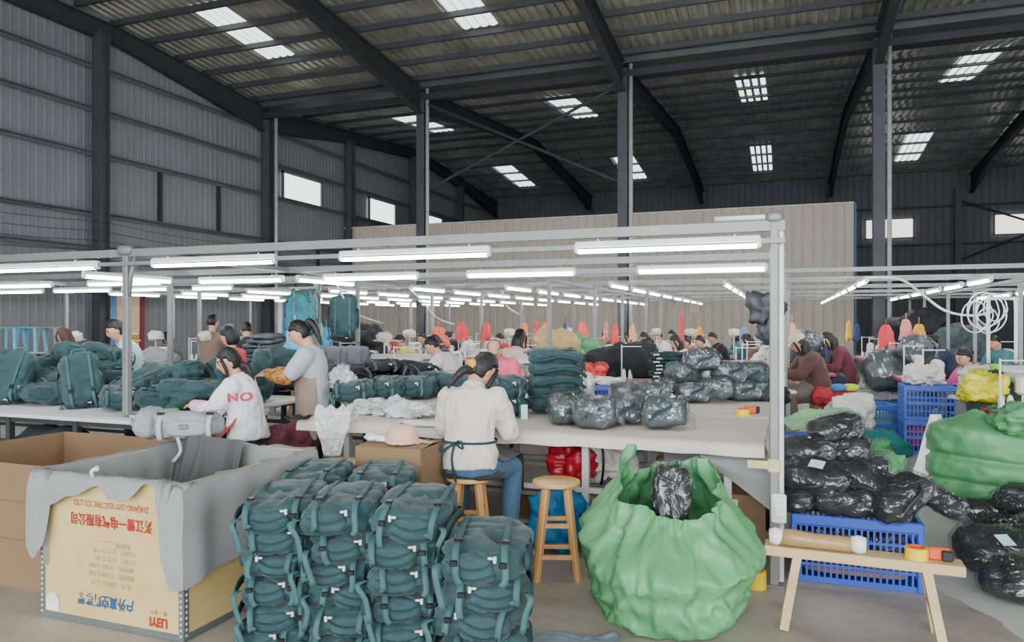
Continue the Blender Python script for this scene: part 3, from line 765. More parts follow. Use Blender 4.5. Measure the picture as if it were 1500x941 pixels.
# the hanging white bag at the corner of the table
def hang_bag():
    m = MB()
    def fn(u, v):
        a = (u-.5)*1.9; s = v
        x = math.sin(a)*.17*(1-.6*max(0, s-.45)/.55)+.02*mnoise.noise(Vector((u*6, v*6, 1))); 
        if s < .35: y = .16*(1-s/.35)-.02; z = .1*math.sin(s/.35*PI*.7)+.03*mnoise.noise(Vector((u*7, v*9, 5)))
        else: y = -.03-.03*math.cos(a)+.02*mnoise.noise(Vector((u*9, v*5, 3))); z = .07-(s-.35)*.48
        return Vector((x, y, z))
    return m.grid(fn, 24, 24)
o = obj('plastic_bag', hang_bag(), film('cloudy_polythene', '#f0eeee', .3, 12, .25), None, True); o.location = W(490, 5.32, .83); o.rotation_euler = (0, 0, .25); tag(o, 'cloudy white plastic bag hanging over the corner edge of the cloth-covered table', 'plastic bag')
for i in range(7):
    p = W(440+R.uniform(-14, 18), 5.55+R.uniform(-.06, .06), .811)
    m = MB(); m.tube(arc([(R.uniform(-.07, .07), R.uniform(-.04, .04), R.uniform(.004, .03)) for _ in range(5)], 3), .006, 6); o = obj('cable_tie', m, M_buckle, None, True); o.location = p; tag(o, 'black webbing loop in the tangle on the table corner by the white plastic bag', 'webbing', 'black webbing loops on the table corner')
# black bags heaped behind the teal row
for i, (px, D, z) in enumerate(((510, 7.9, .0), (545, 7.8, 0), (580, 8.0, 0), (525, 7.9, .1), (562, 7.9, .1), (600, 8.0, 0), (480, 8.2, 0))):
    on_table(px, D, 'black backpack in the dark heap behind the row of teal backpacks, %s laid' % NTH[i], (R.uniform(-.08, .08), R.uniform(-.08, .08), R.uniform(-.6, .6)+1.2), 'black', (1.2, 1.1, .7), 'black backpacks heaped behind the teal row', None, lambda: backpack(31, (M_black, M_slate, M_black)))
table('packing_table', 'dark-legged packing table under the heap of black backpacks', -5.05, -2.75, 7.25, 8.1, .795, M_legd, M_clothw, (-4.9, -2.9), (.2,))
for i, px in enumerate((492, 522)):
    on_table(px, 8.9-i*.05, 'grey backpack stood up behind the woman in grey, %s' % ('nearer her' if i == 0 else 'farther from her'), (PI/2-.1, 0, TH+.1), 'greyup', 1.0, None, Heap(.76), lambda: backpack(37, (mat('mid_grey_canvas', '#5c5f66', .8), M_slate, M_black)))
# ================================================================== plywood crate, lining cloth, carton
M_ply = woodmat('plywood', '#c2a86c', '#cfb780', .5, (1, .15, 1), .6)
M_strip = mat('zinc_strip', '#6f7674', .45, .4)
M_rivet = mat('white_rivet', '#d8dad6', .4)
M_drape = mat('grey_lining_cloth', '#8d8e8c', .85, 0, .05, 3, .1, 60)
M_card_b = mat('brown_cardboard', '#856a4e', .8, 0, .07, 5, .08, 20)
M_card_d = mat('dark_cardboard', '#7d5c38', .85, 0, .08, 5)
CX0, CX1, CY0, CY1, CZ = -3.67, -2.715, 2.78, 3.78, .765
ct = thing('plywood_crate', 'open plywood crate with upside-down red and blue printing and grey cloth over its rim', 'crate', ((CX0+CX1)/2, (CY0+CY1)/2, 0))
cw, cd = CX1-CX0, CY1-CY0
for nm, x, y, sx, sy in (('front_panel', 0, -cd/2+.008, cw-.03, .016), ('rear_panel', 0, cd/2-.008, cw-.03, .016), ('side_panel', -cw/2+.008, 0, .016, cd-.03), ('side_panel', cw/2-.008, 0, .016, cd-.03)):
    m = MB(); m.box(x, y, CZ/2+.01, sx, sy, CZ-.02); obj(nm, m, M_ply, ct)
m = MB(); m.box(0, 0, .03, cw-.03, cd-.03, .02); obj('floor_panel', m, M_ply, ct)
for sx in (-1, 1):
    for sy in (-1, 1):
        m = MB(); m.box(sx*(cw/2-.012), sy*(cd/2+.002), CZ/2, .03, .006, CZ); m.box(sx*(cw/2+.002), sy*(cd/2-.012), CZ/2, .006, .03, CZ); e = obj('corner_strip', m, M_strip, ct)
        m = MB()
        for i in range(26):
            z = .03+i*(CZ-.06)/25
            m.box(sx*(cw/2-.012), sy*(cd/2+.006), z, .009, .004, .011); m.box(sx*(cw/2+.006), sy*(cd/2-.012), z, .004, .009, .011)
        o = obj('rivet_row', m, M_rivet, e); o['kind'] = 'stuff'
for sy in (-1, 1):
    m = MB(); m.box(0, sy*(cd/2+.003), .018, cw, .006, .03); obj('bottom_strip', m, M_strip, ct)
for sx in (-1, 1):
    m = MB(); m.box(sx*(cw/2+.003), 0, .018, .006, cd, .03); obj('bottom_strip', m, M_strip, ct)
# upside-down printing on the front
M_red = mat('red_print', '#a3201c', .7); M_blue = mat('blue_print', '#1f4a80', .7); M_grey = mat('grey_print', '#8f8870', .7); M_stk = mat('white_sticker', '#e6e4dc', .5)
def crate_text(body, size, x, z, m_, sx=1, spacing=1, bold=0):
    M = Matrix.Translation((x-(CX0+CX1)/2, -cd/2-.004, z)) @ Matrix.Rotation(PI/2, 4, 'X') @ Matrix.Rotation(PI, 4, 'Z')
    me = textmesh(body, size, M=M, sx=sx, spacing=spacing, bold=bold); obj('lettering', me, m_, ct)
crate_text('浙江雷一电气有限公司', .066, -3.185, .54, M_red, .83, 1.0, .0016)
crate_text('ZHEJANG LEIYI ELECTRIC CO.,LTD', .042, -3.185, .62, M_red, .78, 1.0)
crate_text('户外真空断路器', .066, -3.22, .135, M_blue, .83, 1, .0016)
crate_text('LEIYI', .062, -2.87, .078, M_red, .95, .95, .002)
crate_text('雷 一 电 气', .022, -2.87, .125, M_red, 1)
for i, (b, x, z) in enumerate((('重量数量：________', -3.10, .425), ('产品编号：  □  □  □  户外', -3.10, .39), ('CT 变比：  □  □  □  出厂', -3.10, .35), ('操作机构：  □ 手动  □ 电动', -3.12, .31), ('智能控制：  □ 分闸  □ 合闸', -3.12, .27), ('型  号：  ZW32-12  □  □', -3.12, .225))):
    crate_text(b, .03, x-.06, z, M_grey, .8)
m = MB(); m.add([(.045*math.cos(PI*i/12), .045*math.sin(PI*i/12), 0) for i in range(13)]+[(-.045, -.05, 0), (.045, -.05, 0)], [tuple(range(15))])
o = obj('sticker', m, M_stk, ct); o.matrix_local = Matrix.Translation((-3.585-(CX0+CX1)/2, -cd/2-.004, .09)) @ Matrix.Rotation(PI/2, 4, 'X')
# the grey cloth: one sheet over each rim, hanging inside and out
def rimcloth(a, b, nrm, outs, ins, zt=CZ+.012, wav=.012, seed=0, nu=44):
    """from rim corner a to b; outs(u) how far it hangs outside, ins(u) inside; nrm points outwards"""
    a = Vector(a); b = Vector(b); nrm = Vector(nrm); m = MB()
    def fn(u, v):
        p = a.lerp(b, u); o = outs(u); i_ = ins(u); s = -i_+(o+i_)*v
        q = mnoise.noise(Vector((u*5, s*3, seed)))
        fo = math.sin(u*23+seed+1.5*mnoise.noise(Vector((u*3, seed, 0))))
        if s > 0:
            d = .028+.02*min(1, s/.1)+wav*(fo+q)*min(1, s/.25)*.8+.012*q; z = zt-s+.004*q
            if s < .02: d = .012+.02*(s/.02); z = zt-.01*(s/.02)+.004*fo
        else:
            d = -.03-.022*min(1, -s/.1)-abs(wav*(fo+q))*min(1, -s/.2)*1.0; z = zt+s+.004*q
        z += .012*mnoise.noise(Vector((u*4, seed+2, 0)))
        return Vector((p.x+nrm.x*d, p.y+nrm.y*d, z))
    return m.grid(fn, nu, 30)
def pl(pts):
    def f(u):
        for (a, x), (b, y) in zip(pts, pts[1:]):
            if u <= b: t = (u-a)/(b-a); return x+(y-x)*(t*t*(3-2*t))
        return pts[-1][1]
    return f
lc = thing('lining_cloth', 'grey cloth draped over the rim of the plywood crate, hanging in and out', 'cloth', ((CX0+CX1)/2, (CY0+CY1)/2, CZ))
def lcpart(name, m):
    o = obj(name, m, M_drape, lc, True); o.matrix_parent_inverse = Matrix.Translation(-Vector(lc.location)); return o
lcpart('front_drape', rimcloth((CX0-.03, CY0-.01), (CX1+.05, CY0-.01), (0, -1), pl([(0, .40), (.045, .46), (.09, .40), (.15, .17), (.3, .11), (.46, .05), (.55, .11), (.66, .10), (.76, .02), (.82, .03), (.85, .12), (.875, .40), (.92, .52), (1, .50)]), pl([(0, .45), (1, .5)]), seed=1, nu=70))
lcpart('side_drape', rimcloth((CX1+.01, CY0-.058), (CX1+.01, CY1+.02), (1, 0), pl([(0, .50), (.2, .46), (.6, .42), (1, .36)]), pl([(0, .45), (1, .5)]), seed=5))
lcpart('rear_drape', rimcloth((CX1+.03, CY1+.01), (CX0-.02, CY1+.01), (0, 1), pl([(0, .3), (1, .25)]), pl([(0, .5), (1, .5)]), seed=8, zt=CZ+.015))
lcpart('side_drape', rimcloth((CX0-.01, CY1+.02), (CX0-.01, CY0-.03), (-1, 0), pl([(0, .12), (1, .14)]), pl([(0, .5), (1, .5)]), seed=11))
m = MB(); m.tube(arc([(-3.27, CY0-.03, CZ+.0), (-3.255, CY0-.05, CZ+.03), (-3.24, CY0-.03, CZ+.05), (-3.22, CY0-.05, CZ+.04)], 4), .009, 6); o = obj('tie_knot', m, M_white, None, True); tag(o, 'white strip knotted through the cloth on the front rim of the crate', 'tie')
# bunched cloth inside, under the grey bag
def bunch():
    m = MB()
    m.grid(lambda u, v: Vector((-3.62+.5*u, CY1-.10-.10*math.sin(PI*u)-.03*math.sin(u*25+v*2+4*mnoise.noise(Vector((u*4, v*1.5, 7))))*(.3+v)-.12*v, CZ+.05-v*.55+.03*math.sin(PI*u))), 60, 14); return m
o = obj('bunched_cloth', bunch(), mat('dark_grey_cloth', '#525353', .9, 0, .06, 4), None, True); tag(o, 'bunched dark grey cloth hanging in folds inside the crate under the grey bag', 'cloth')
# the pale grey bag on the back rim
gb = thing('grey_backpack', 'pale grey backpack lying across the back rim of the plywood crate', 'backpack', (-3.60, 3.68, CZ+.045), TH+.05)
m = MB(); m.puff((.03, 0, .085), .40, .26, .17, 14, 5, .12, 2.5, 4, .05, 4); obj('main_body', m, M_greyb, gb, True)
m = MB(); m.puff((-.19, -.02, .1), .15, .27, .19, 10, 2.8, .1, 3, 7, .04, 5); obj('end_pocket', m, M_greyb, gb, True)
m = MB(); m.puff((.07, -.125, .075), .25, .05, .1, 8, 3.5, .05, 4, 9); fp = obj('front_pocket', m, M_greyb, gb, True)
m = MB(); m.bev(.06, -.155, .085, .055, .008, .03, .006); obj('badge', m, mat('grey_rubber', '#70757a', .4), fp)
for x in (-.09, .21):
    m = MB(); m.ribbon(arc([(x, .1, .16), (x, -.05, .172), (x, -.125, .15), (x, -.155, .08), (x+.004, -.14, 0)], 3), .03, (1, 0, 0), .004); s_ = obj('compression_strap', m, M_greys, gb, True)
    m = MB(); m.bev(x, -.115, .165, .042, .045, .018, .005); obj('buckle', m, M_buckle, s_)
m = MB(); m.tube(arc([(-.25, -.05, .12), (-.3, -.05, .14), (-.3, -.02, .08), (-.255, 0, .06)], 4), .012, 6); obj('haul_loop', m, M_greys, gb, True)
m = MB(); m.ribbon(arc([(.02, -.14, .02), (.05, -.17, -.06), (.0, -.16, -.13)], 4), .02, (1, 0, 0), .003); m.ribbon(arc([(.2, -.14, .02), (.15, -.17, -.05), (.17, -.16, -.1)], 4), .02, (1, 0, 0), .003); obj('loose_strap', m, M_greys, gb, True)
# ------------------------------------------------------------------ big carton beside the crate
def carton(name, label, loc, rot, w, d, h, flaps=True, m_=None, th=.008, closed=False, tape=False):
    t = thing(name, label, 'cardboard box', loc, rot); m_ = m_ or M_card_b
    for nm, x, y, sx, sy in (('front_panel', 0, -d/2, w, th), ('rear_panel', 0, d/2, w, th), ('side_panel', -w/2, 0, th, d), ('side_panel', w/2, 0, th, d)):
        m = MB(); m.box(x, y, h/2, sx, sy, h); obj(nm, m, m_, t)
    m = MB(); m.box(0, 0, .006, w-.01, d-.01, .01); obj('base_panel', m, m_, t)
    if closed:
        for s in (-1, 1):
            m = MB(); m.add([(-w/2, s*d/2, h), (w/2, s*d/2, h), (w/2, s*.004, h+.012), (-w/2, s*.004, h+.012)], [(0, 1, 2, 3) if s < 0 else (3, 2, 1, 0)]); obj('top_flap', m, m_, t)
    elif flaps:
        m = MB(); m.box(0, -d/2-.004, h-.06, w-.02, .006, .12); obj('top_flap', m, m_, t)
    if tape:
        m = MB(); m.box(0, 0, h+.014, w+.004, .05, .002); m.box(w/2+.005, 0, h-.05, .002, .05, .1); obj('sealing_tape', m, mat('box_tape', '#b98f5c', .3), t)
    return t
cb = carton('cardboard_carton', 'large open brown cardboard carton beside the plywood crate', (-4.42, 3.52, 0), 0, 1.3, 1.0, .72)
for z in (.28, .5):
    m = MB(); m.box(0, -.506, z, 1.2, .002, .006); obj('printed_line', m, M_card_d, cb)
# ------------------------------------------------------------------ carton with the cap by the table
b = W(588, 4.58, 0)
bx = carton('cardboard_box', 'brown cardboard box under a pale cap, standing against the packing table', (b.x, b.y, 0), TH-.32, .43, .36, .79, True, closed=True, tape=False)
me = textmesh('得 羽', .085, M=Matrix.Translation((.09, -.187, .58)) @ Matrix.Rotation(PI/2, 4, 'X'), bold=.001); obj('lettering', me, mat('black_print', '#2c2620', .7), bx)
m = MB(); m.box(.0, 0, .8055, .43, .06, .001); obj('sealing_tape', m, mat('box_tape', '#b98f5c', .3), bx)
cp = thing('baseball_cap', 'pale peach cap lying on the cardboard box by the packing table', 'cap', (b.x+.02, b.y-.03, .803), TH+.5)
M_peach = mat('peach_cotton', '#dcb49c', .85, 0, .06, 10, .1, 60)
m = MB()
def capfn(u, v):
    a = u*2*PI; q = v*PI/2
    r = math.cos(q)**.6; return Vector((.1*r*math.cos(a), .115*r*math.sin(a), .115*math.sin(q)**.8+.006*mnoise.noise(Vector((math.cos(a)*3, math.sin(a)*3, v*4)))))
m.grid(capfn, 28, 10); obj('crown', m, M_peach, cp, True)
m = MB(); m.grid(lambda u, v: Vector(((.1+v*.085)*math.cos((u-.5)*2.2)*.95+.0, (.1+v*.0)*math.sin((u-.5)*2.4), .02-.03*v-.02*abs(u-.5))), 14, 4); obj('peak', m, M_peach, cp, True)
m = MB(); m.puff((0, 0, .114), .02, .02, .012, 4); obj('button', m, M_dark, cp, True)
crumple('face_mask', 'crumpled white mask beside the peach cap on the cardboard box', 'mask', Vector((b.x-.15, b.y-.05, .80)), (.16, .08, .05), M_white, 4, .15, 8)
# ------------------------------------------------------------------ stools
M_stool = woodmat('oiled_stool_wood', '#b9854c', '#d6a86a', .8, (1, 1, .1), .45)
M_stoolt = woodmat('stool_seat_wood', '#c99a5c', '#ddb57a', .6, (.12, 1, 1), .4)
def stool(label, x, y, rot=0, h=.575, sc_=1):
    t = thing('wooden_stool', label, 'stool', (x, y, 0), rot)
    m = MB(); m.lathe([(0, h-.032), (.13, h-.032), (.143, h-.026), (.147, h-.012), (.143, h-.003), (.135, h), (0, h)], 32); obj('seat', m, M_stoolt, t, 2)
    tp, bt = .085, .15
    P = lambda a, z: Vector((math.cos(a)*(bt+(tp-bt)*z/h), math.sin(a)*(bt+(tp-bt)*z/h), z))
    for i in range(4):
        a = PI/4+i*PI/2; p0, p1 = P(a, 0)*1.15, P(a, h-.03); p0.z = 0
        m = MB(); X = Vector((-math.sin(a), math.cos(a), 0)); Y = Vector((math.cos(a), math.sin(a), 0))
        m.loft([[p+X*w*i_+Y*w*j_ for i_, j_ in ((-1, -.7), (-.7, -1), (.7, -1), (1, -.7), (1, .7), (.7, 1), (-.7, 1), (-1, .7))] for p, w in ((p0, .017), (p1, .02))]); obj('leg', m, M_stool, t)
    for i in range(4):
        a, b_ = PI/4+i*PI/2, PI/4+(i+1)*PI/2
        for z in ((.14, .32) if i % 2 == 0 else (.19, .37)):
            z *= h/.575; m = MB(); k_ = 1+.15*(1-z/h); m.bar(P(a, z)*1 if 0 else Vector((P(a, z).x*k_, P(a, z).y*k_, z)), Vector((P(b_, z).x*k_, P(b_, z).y*k_, z)), .02, .026); obj('stretcher', m, M_stool, t)
    return t
s0 = W(815, 4.5, 0); stool('empty round wooden stool standing between the backpack stack and the green sack', s0.x, s0.y, .35, .58)
s1 = W(688, 4.66, 0); stool('wooden stool under the woman in the cream jacket', s1.x, s1.y, .25, .575)
s2 = W(363, 6.25, 0); stool('wooden stool under the seated worker in the white shirt', s2.x, s2.y, .5, .50)
# square-ended wooden bench under the table corner (by the white bag)
def bench(label, a, b_, h, w=.16, th=.035, leg=.06, over=.1):
    a = Vector(a); b_ = Vector(b_); L_ = (b_-a).length; ang = math.atan2((b_-a).y, (b_-a).x); c = (a+b_)/2
    t = thing('wooden_bench', label, 'bench', (c.x, c.y, 0), ang)
    m = MB(); m.bev(0, 0, h-th/2, L_, w, th, .004); obj('plank', m, M_bench, t)
    for sx in (-1, 1):
        for sy in (-1, 1):
            m = MB(); m.bar((sx*(L_/2-over-.02), sy*w*.32, h-th), (sx*(L_/2-over+.04), sy*(w*.5+.07), 0), leg, leg*.75, (1, 0, 0)); obj('leg', m, M_bench, t)
        m = MB(); m.bar((sx*(L_/2-over), -w*.4, h*.5), (sx*(L_/2-over), w*.4, h*.5), .03, .03); 
        obj('stretcher', m, M_bench, t)
    return t
M_bench = woodmat('raw_pine', '#b79a6b', '#cdb384', .5, (.1, 1, 1), .6)
bench('low raw pine bench in front of the blue crate of black bags', (-.10, 4.08, 0), (.80, 4.05, 0), .392, .13, .05, .055, .14)
p = W(535, 5.35, 0); bench('brown wooden bench pushed under the left end of the cloth table', (p.x-.25, p.y-.1, 0), (p.x+.25, p.y+.12, 0), .55, .14, .035, .05, .1)
# on the bench: padded roll and tape
rl = thing('padded_roll', 'roll padded with brown tape over white foam lying on the pine bench', 'roll', (.14, 4.04, .394), -.03)
M_brtape = mat('brown_tape', '#a5855a', .25, 0, .1, 8, .2, 20); M_foam = mat('white_foam', '#e8e4da', .7, 0, .04, 20, .2, 40)
m = MB(); m.tube([(-.17, 0, .04), (-.1, 0, .045), (.0, 0, .04), (.12, 0, .04), (.17, 0, .04)], [.038, .044, .038, .039, .037], 16); obj('taped_middle', m, M_brtape, rl, True)
for x in (-.185, .2):
    m = MB(); m.tube([(x-.03, 0, .043), (x, 0, .045), (x+.035, 0, .043)], [.036, .045, .038], 16); obj('foam_end', m, M_foam, rl, True)
p = G(1334, 817, .394); p.y = 4.05
tape_roll('yellow tape roll with orange core standing at the end of the pine bench', (.60, 4.05, .393), 0, .052, .055)
t = thing('tape_dispenser', 'orange and black tape gun lying on the pine bench next to a yellow tape roll', 'tape gun', (.70, 4.05, .394), 0)
m = MB(); m.bev(0, .01, .03, .1, .03, .06, .008); obj('body', m, M_otape, t); m = MB(); m.bev(.03, -.01, .028, .05, .03, .05, .006); obj('blade_guard', m, M_dark, t)
for i, (px, py) in enumerate(((1108, 855), (1098, 820))):
    p = G(px, py+6, 0); tape_roll('fat yellow tape roll on the floor beside the corner post, %s' % ('closer to the green sack' if i else 'closer to the post'), p, 0, .055, .1)

# ------------------------------------------------------------------ blue plastic crates
M_bluepl = mat('blue_plastic', '#2e50b0', .4, 0, .06, 3, spec=.5)
M_bluelt = mat('faded_blue_plastic', '#4a6cc4', .45, 0, .08, 3, spec=.5)
def basket(label, loc, rot, w, d, h, m_=None, nx=20, ny=12, nz=4, name='plastic_crate', group=None):
    t = thing(name, label, 'plastic crate', loc, rot, group); m_ = m_ or M_bluepl
    def panel(L_, n):
        m = MB(); z0, z1 = .03, h-.06
        for i in range(n+1): m.box(-L_/2+.02+(L_-.04)*i/n, 0, (z0+z1)/2, .012, .008, z1-z0)
        for j in range(nz+1): m.box(0, 0, z0+(z1-z0)*j/nz, L_-.02, .009, .016)
        m.box(0, 0, h*.5, L_-.02, .012, .03)
        return m
    for sy in (-1, 1):
        m = panel(w, nx); o = obj('side_panel', m, m_, t); o.location = (0, sy*(d/2-.015), 0)
    for sx in (-1, 1):
        m = panel(d, ny); o = obj('end_panel', m, m_, t); o.location = (sx*(w/2-.015), 0, 0); o.rotation_euler = (0, 0, PI/2)
    m = MB()
    for sy in (-1, 1): m.bev(0, sy*(d/2-.01), h-.03, w, .03, .06, .006)
    for sx in (-1, 1): m.bev(sx*(w/2-.01), 0, h-.03, .03, d, .06, .006)
    obj('rim', m, m_, t)
    m = MB(); m.box(0, 0, .012, w-.02, d-.02, .02); obj('base', m, m_, t)
    for sx in (-1, 1):
        for sy in (-1, 1):
            m = MB(); m.bev(sx*(w/2-.015), sy*(d/2-.015), h/2-.02, .035, .035, h-.05, .006); obj('corner_post', m, m_, t)
    return t
basket('blue slatted plastic crate filled and heaped with bagged black backpacks', (.385, 4.96, 0), .0, .70, .50, .40)
m = MB(); m.puff((0, 0, .02), .6, .4, .05, 6, 5); o = obj('folded_cloth', m, mat('dull_pink_cloth', '#a07f78', .9), None, True); o.location = (.385, 4.96, .045); tag(o, 'dull pink cloth lying in the bottom of the blue crate', 'cloth')
hb = Heap(.06, .05, .03, .7, .75); kk = 0
gbk = 'black bagged backpacks heaped on the blue crate'
for i, (x, y) in enumerate(((.2, 4.93), (.55, 4.97))):
    put_heap(hb, pkey(i, 'b'), pmake(i, 'b'), 'clear-wrapped black bag inside the blue crate, lower layer, %s' % ('post end' if i == 0 else 'aisle end'), x, y, (0, 0, .1), gbk, .85)
for i, (x, y) in enumerate(((.2, 4.97), (.55, 4.95))):
    put_heap(hb, pkey(i+1, 'b'), pmake(i+1, 'b'), 'clear-wrapped black bag inside the blue crate, upper layer, %s' % ('post end' if i == 0 else 'aisle end'), x, y, (0, 0, PI/2 if i else 0), gbk, .85)
hb2 = Heap(.385, .05, .03, .7, .7)
lay = [(.10, 4.86, (0, .0, .9), 'b', 'at the post end, crumpled', .85), (.33, 4.84, (0, 0, .1), 'b', 'at the middle of the rim', .95), (.66, 4.84, (0, -.5, .5), 'b', 'leaning over the aisle end of the rim', 1.05), (.15, 5.15, (0, 0, .3), 'b', 'behind at the post end', 1), (.5, 5.15, (0, 0, -.2), 'b', 'behind at the aisle end', 1),
       (.17, 4.92, (.35, .1, -.25), 'l', 'with the pale blue sticker on it', 1.12), (.47, 4.95, (.1, .45, -.3), 'b', 'slanting down beside the bag with the sticker', 1.05), (.82, 4.95, (0, .5, .2), 'b', 'hanging out past the aisle end', .8), (.15, 5.2, (0, 0, .1), 'b', 'second layer behind at the post end', 1.05), (.42, 5.2, (0, 0, .4), 'b', 'second layer behind the slanting one', 1.05),
       (.12, 5.12, (.15, -.1, .2), 'b', 'near the top at the post end', 1.0), (.34, 5.22, (0, 0, -.1), 'b', 'near the top in the middle', 1.0), (.32, 5.25, (.1, -.25, .4), 'b', 'topmost of all', .9)]
for i, (x, y, rot, kd, l, s_) in enumerate(lay):
    put_heap(hb2, pkey(i, kd) if kd == 'b' else 'polyl0', pmake(i, kd) if kd == 'b' else pmake(0, 'l'), 'clear-wrapped black bag heaped on the blue crate, '+l, x, y, rot, gbk, s_)
# bags on the pale floor at the aisle
hf = Heap(0, .05, .03, .7, .8); gf = 'black bagged backpacks on the floor by the aisle'
for i, (px, py, rot, kd, l, s_) in enumerate(((1452, 858, (.5, 0, .1), 'l', 'with a pale blue sticker', 1.15), (1500, 850, (0, 0, 1.2), 'b', 'standing behind the bag with the sticker', 1.2), (1505, 905, (0, 0, .5), 'b', 'farthest forward', 1.15), (1450, 790, (0, 0, -.1), 'b', 'lying flat before the large green sack', 1.1), (1500, 790, (.4, 0, .2), 'b', 'leaning against the large green sack', 1.25), (1545, 830, (0, 0, .4), 'b', 'at the back of the group', 1.2), (1510, 800, (0, 0, .8), 'b', 'resting on top of the others', 1.1))):
    p = G(px, py-14, 0); put_heap(hf, pkey(i, kd) if kd == 'b' else 'polyl0', pmake(i, kd) if kd == 'b' else pmake(0, 'l'), 'clear-wrapped black bag on the aisle floor, '+l, p.x, p.y+.15, (rot[0], rot[1], rot[2]+TH), gf, s_)

# ------------------------------------------------------------------ green woven sacks
def wovenmat(name, c):
    m = mat(name, c, .45, 0, .08, 3, .5, 9, spec=.45); return m
M_green = wovenmat('green_woven_sack', '#5a9a66'); M_greenp = wovenmat('pale_green_sack', '#86b98a')
def sack(label, loc, rot, R0, top, rad, seed=0, fold=.03, name='woven_sack', m_=None, nu=96, nv=60, squash=1.0):
    """a floppy sack: top(a) rim height, rad(t, a) radius along its height t"""
    m = MB()
    def fn(u, v):
        a = u*2*PI; zt = top(a)
        if v < .12:
            r = rad(0, a)*v/.12*R0; z = .004
        else:
            t = (v-.12)/.88; r = rad(t, a)*R0; z = t*zt
        d = Vector((math.cos(a), math.sin(a), 0))
        n = mnoise.noise(Vector((d.x*1.6, d.y*1.6, z*3+seed)))
        q = mnoise.noise(Vector((d.x*3.2+seed, d.y*3.2, z*6.5))); rdg = (1-abs(q)*2.4)
        q2 = mnoise.noise(Vector((d.x*7+seed, d.y*7, z*5))); r2 = 1-abs(q2)*2.4
        f = min(1, v/.2)
        q3 = 1-abs(mnoise.noise(Vector((d.x*13+z*6, d.y*13+seed, z*9))))*2.4
        r += f*(fold*rdg+fold*.5*r2+fold*.22*q3+.05*n)
        return Vector((d.x*r, d.y*r*squash, max(.003, z+f*.015*n)))
    m.grid(fn, nu, nv)
    o = obj(name, m, m_ or M_green, None, True); o.location = loc; o.rotation_euler = (0, 0, rot)
    return tag(o, label, 'sack')
def bump(a, c, w): 
    d = (a-c+PI) % (2*PI)-PI; return math.exp(-(d/w)**2)
gs = W(975, 3.9, 0)
RD = math.radians
def gtop(a): return .57+.32*bump(a, RD(160), .5)+.24*bump(a, RD(30), .85)+.14*bump(a, RD(95), .5)+.05*bump(a, RD(225), .3)-.02*bump(a, RD(290), .4)
def grad(t, a):
    base = .80+.30*math.sin(min(1, t*1.25)*PI*.72)
    hi = bump(a, RD(158), .36)
    e = sstep(.5, 1, t)
    return base*(1-e*(.26*hi+.04*bump(a, RD(30), .8)+.36+.12*bump(a, RD(95), .8)+.20*bump(a, RD(265), .8)))*(1-.06*bump(t*3, 1.05, .25))
sk = sack('green woven sack with its mouth open and peaked, a black packed bag showing', gs, TH, .385, gtop, grad, 3, .038, nu=150, nv=96)
o = use('polyb_sack', lambda: polybag(71, M_black), 'clear-wrapped black bag standing in the mouth of the front green sack', gs+Vector((.0, .03, .62)), (1.3, .15, TH+.1), None, (.55, 1.25, .8))
g2 = W(1450, 6.45, 0)
def gtop2(a): return .74+.05*math.sin(a*2+1)+.06*bump(a, RD(60), .5)
def grad2(t, a): return (1.0+.10*math.sin(t*PI))*(1-.1*bump(t*3, 1.55, .12)-.08*bump(t*3, .75, .1))*(1-.65*sstep(.82, 1, t))
sack('big square-shouldered green sack stuffed full, standing on the aisle floor behind black bags', g2, TH, .47, gtop2, grad2, 9, .02, squash=.85)
o = crumple('sack_flap', 'loose folded mouth of green sacking lying over the big aisle sack', 'sacking', g2+Vector((.2, -.3, .58)), (.55, .35, .25), M_green, 6, .25, 14, TH-.5)
# pale green sacking heaped behind the blue crate
m = MB(); m.grid(lambda u, v: Vector(((u-.5)*.6, (v-.5)*.3, .05*math.sin(u*3)+.03*mnoise.noise(Vector((u*4, v*4, 1)))-.1*v)), 14, 8); o = obj('sacking_sheet', m, M_greenp, None, True); o.location = W(1205, 5.9, .80); o.rotation_euler = (.5, -.12, TH); tag(o, 'pale green sacking laid over the bags behind the blue crate', 'sacking')
for i, (px, py) in enumerate(((1265, 655), (1280, 690), (1225, 640))):
    p = G(px, py+45, 0); crumple('sacking_bundle', 'green sacking bundle on the floor behind the heaped black bags, %s' % ('nearest the top bag', 'nearest the aisle', 'nearest the post')[i], 'sacking', p, (.5, .45, .42), M_green, 11+i, .2, 12, 0)
# blue-grey cloth on the floor, cloth hem at right post
m = MB(); m.grid(lambda u, v: Vector((u*.42, v*.2+.03*math.sin(u*7), .012+.022*abs(mnoise.noise(Vector((u*7, v*5, 2)))))), 24, 12); o = obj('floor_cloth', m, mat('blue_grey_cloth', '#7e8896', .85), None, True); o.location = W(780, 3.42, 0); o.rotation_euler = (0, 0, TH); tag(o, 'blue-grey cloth lying on the floor before the green sack', 'cloth')
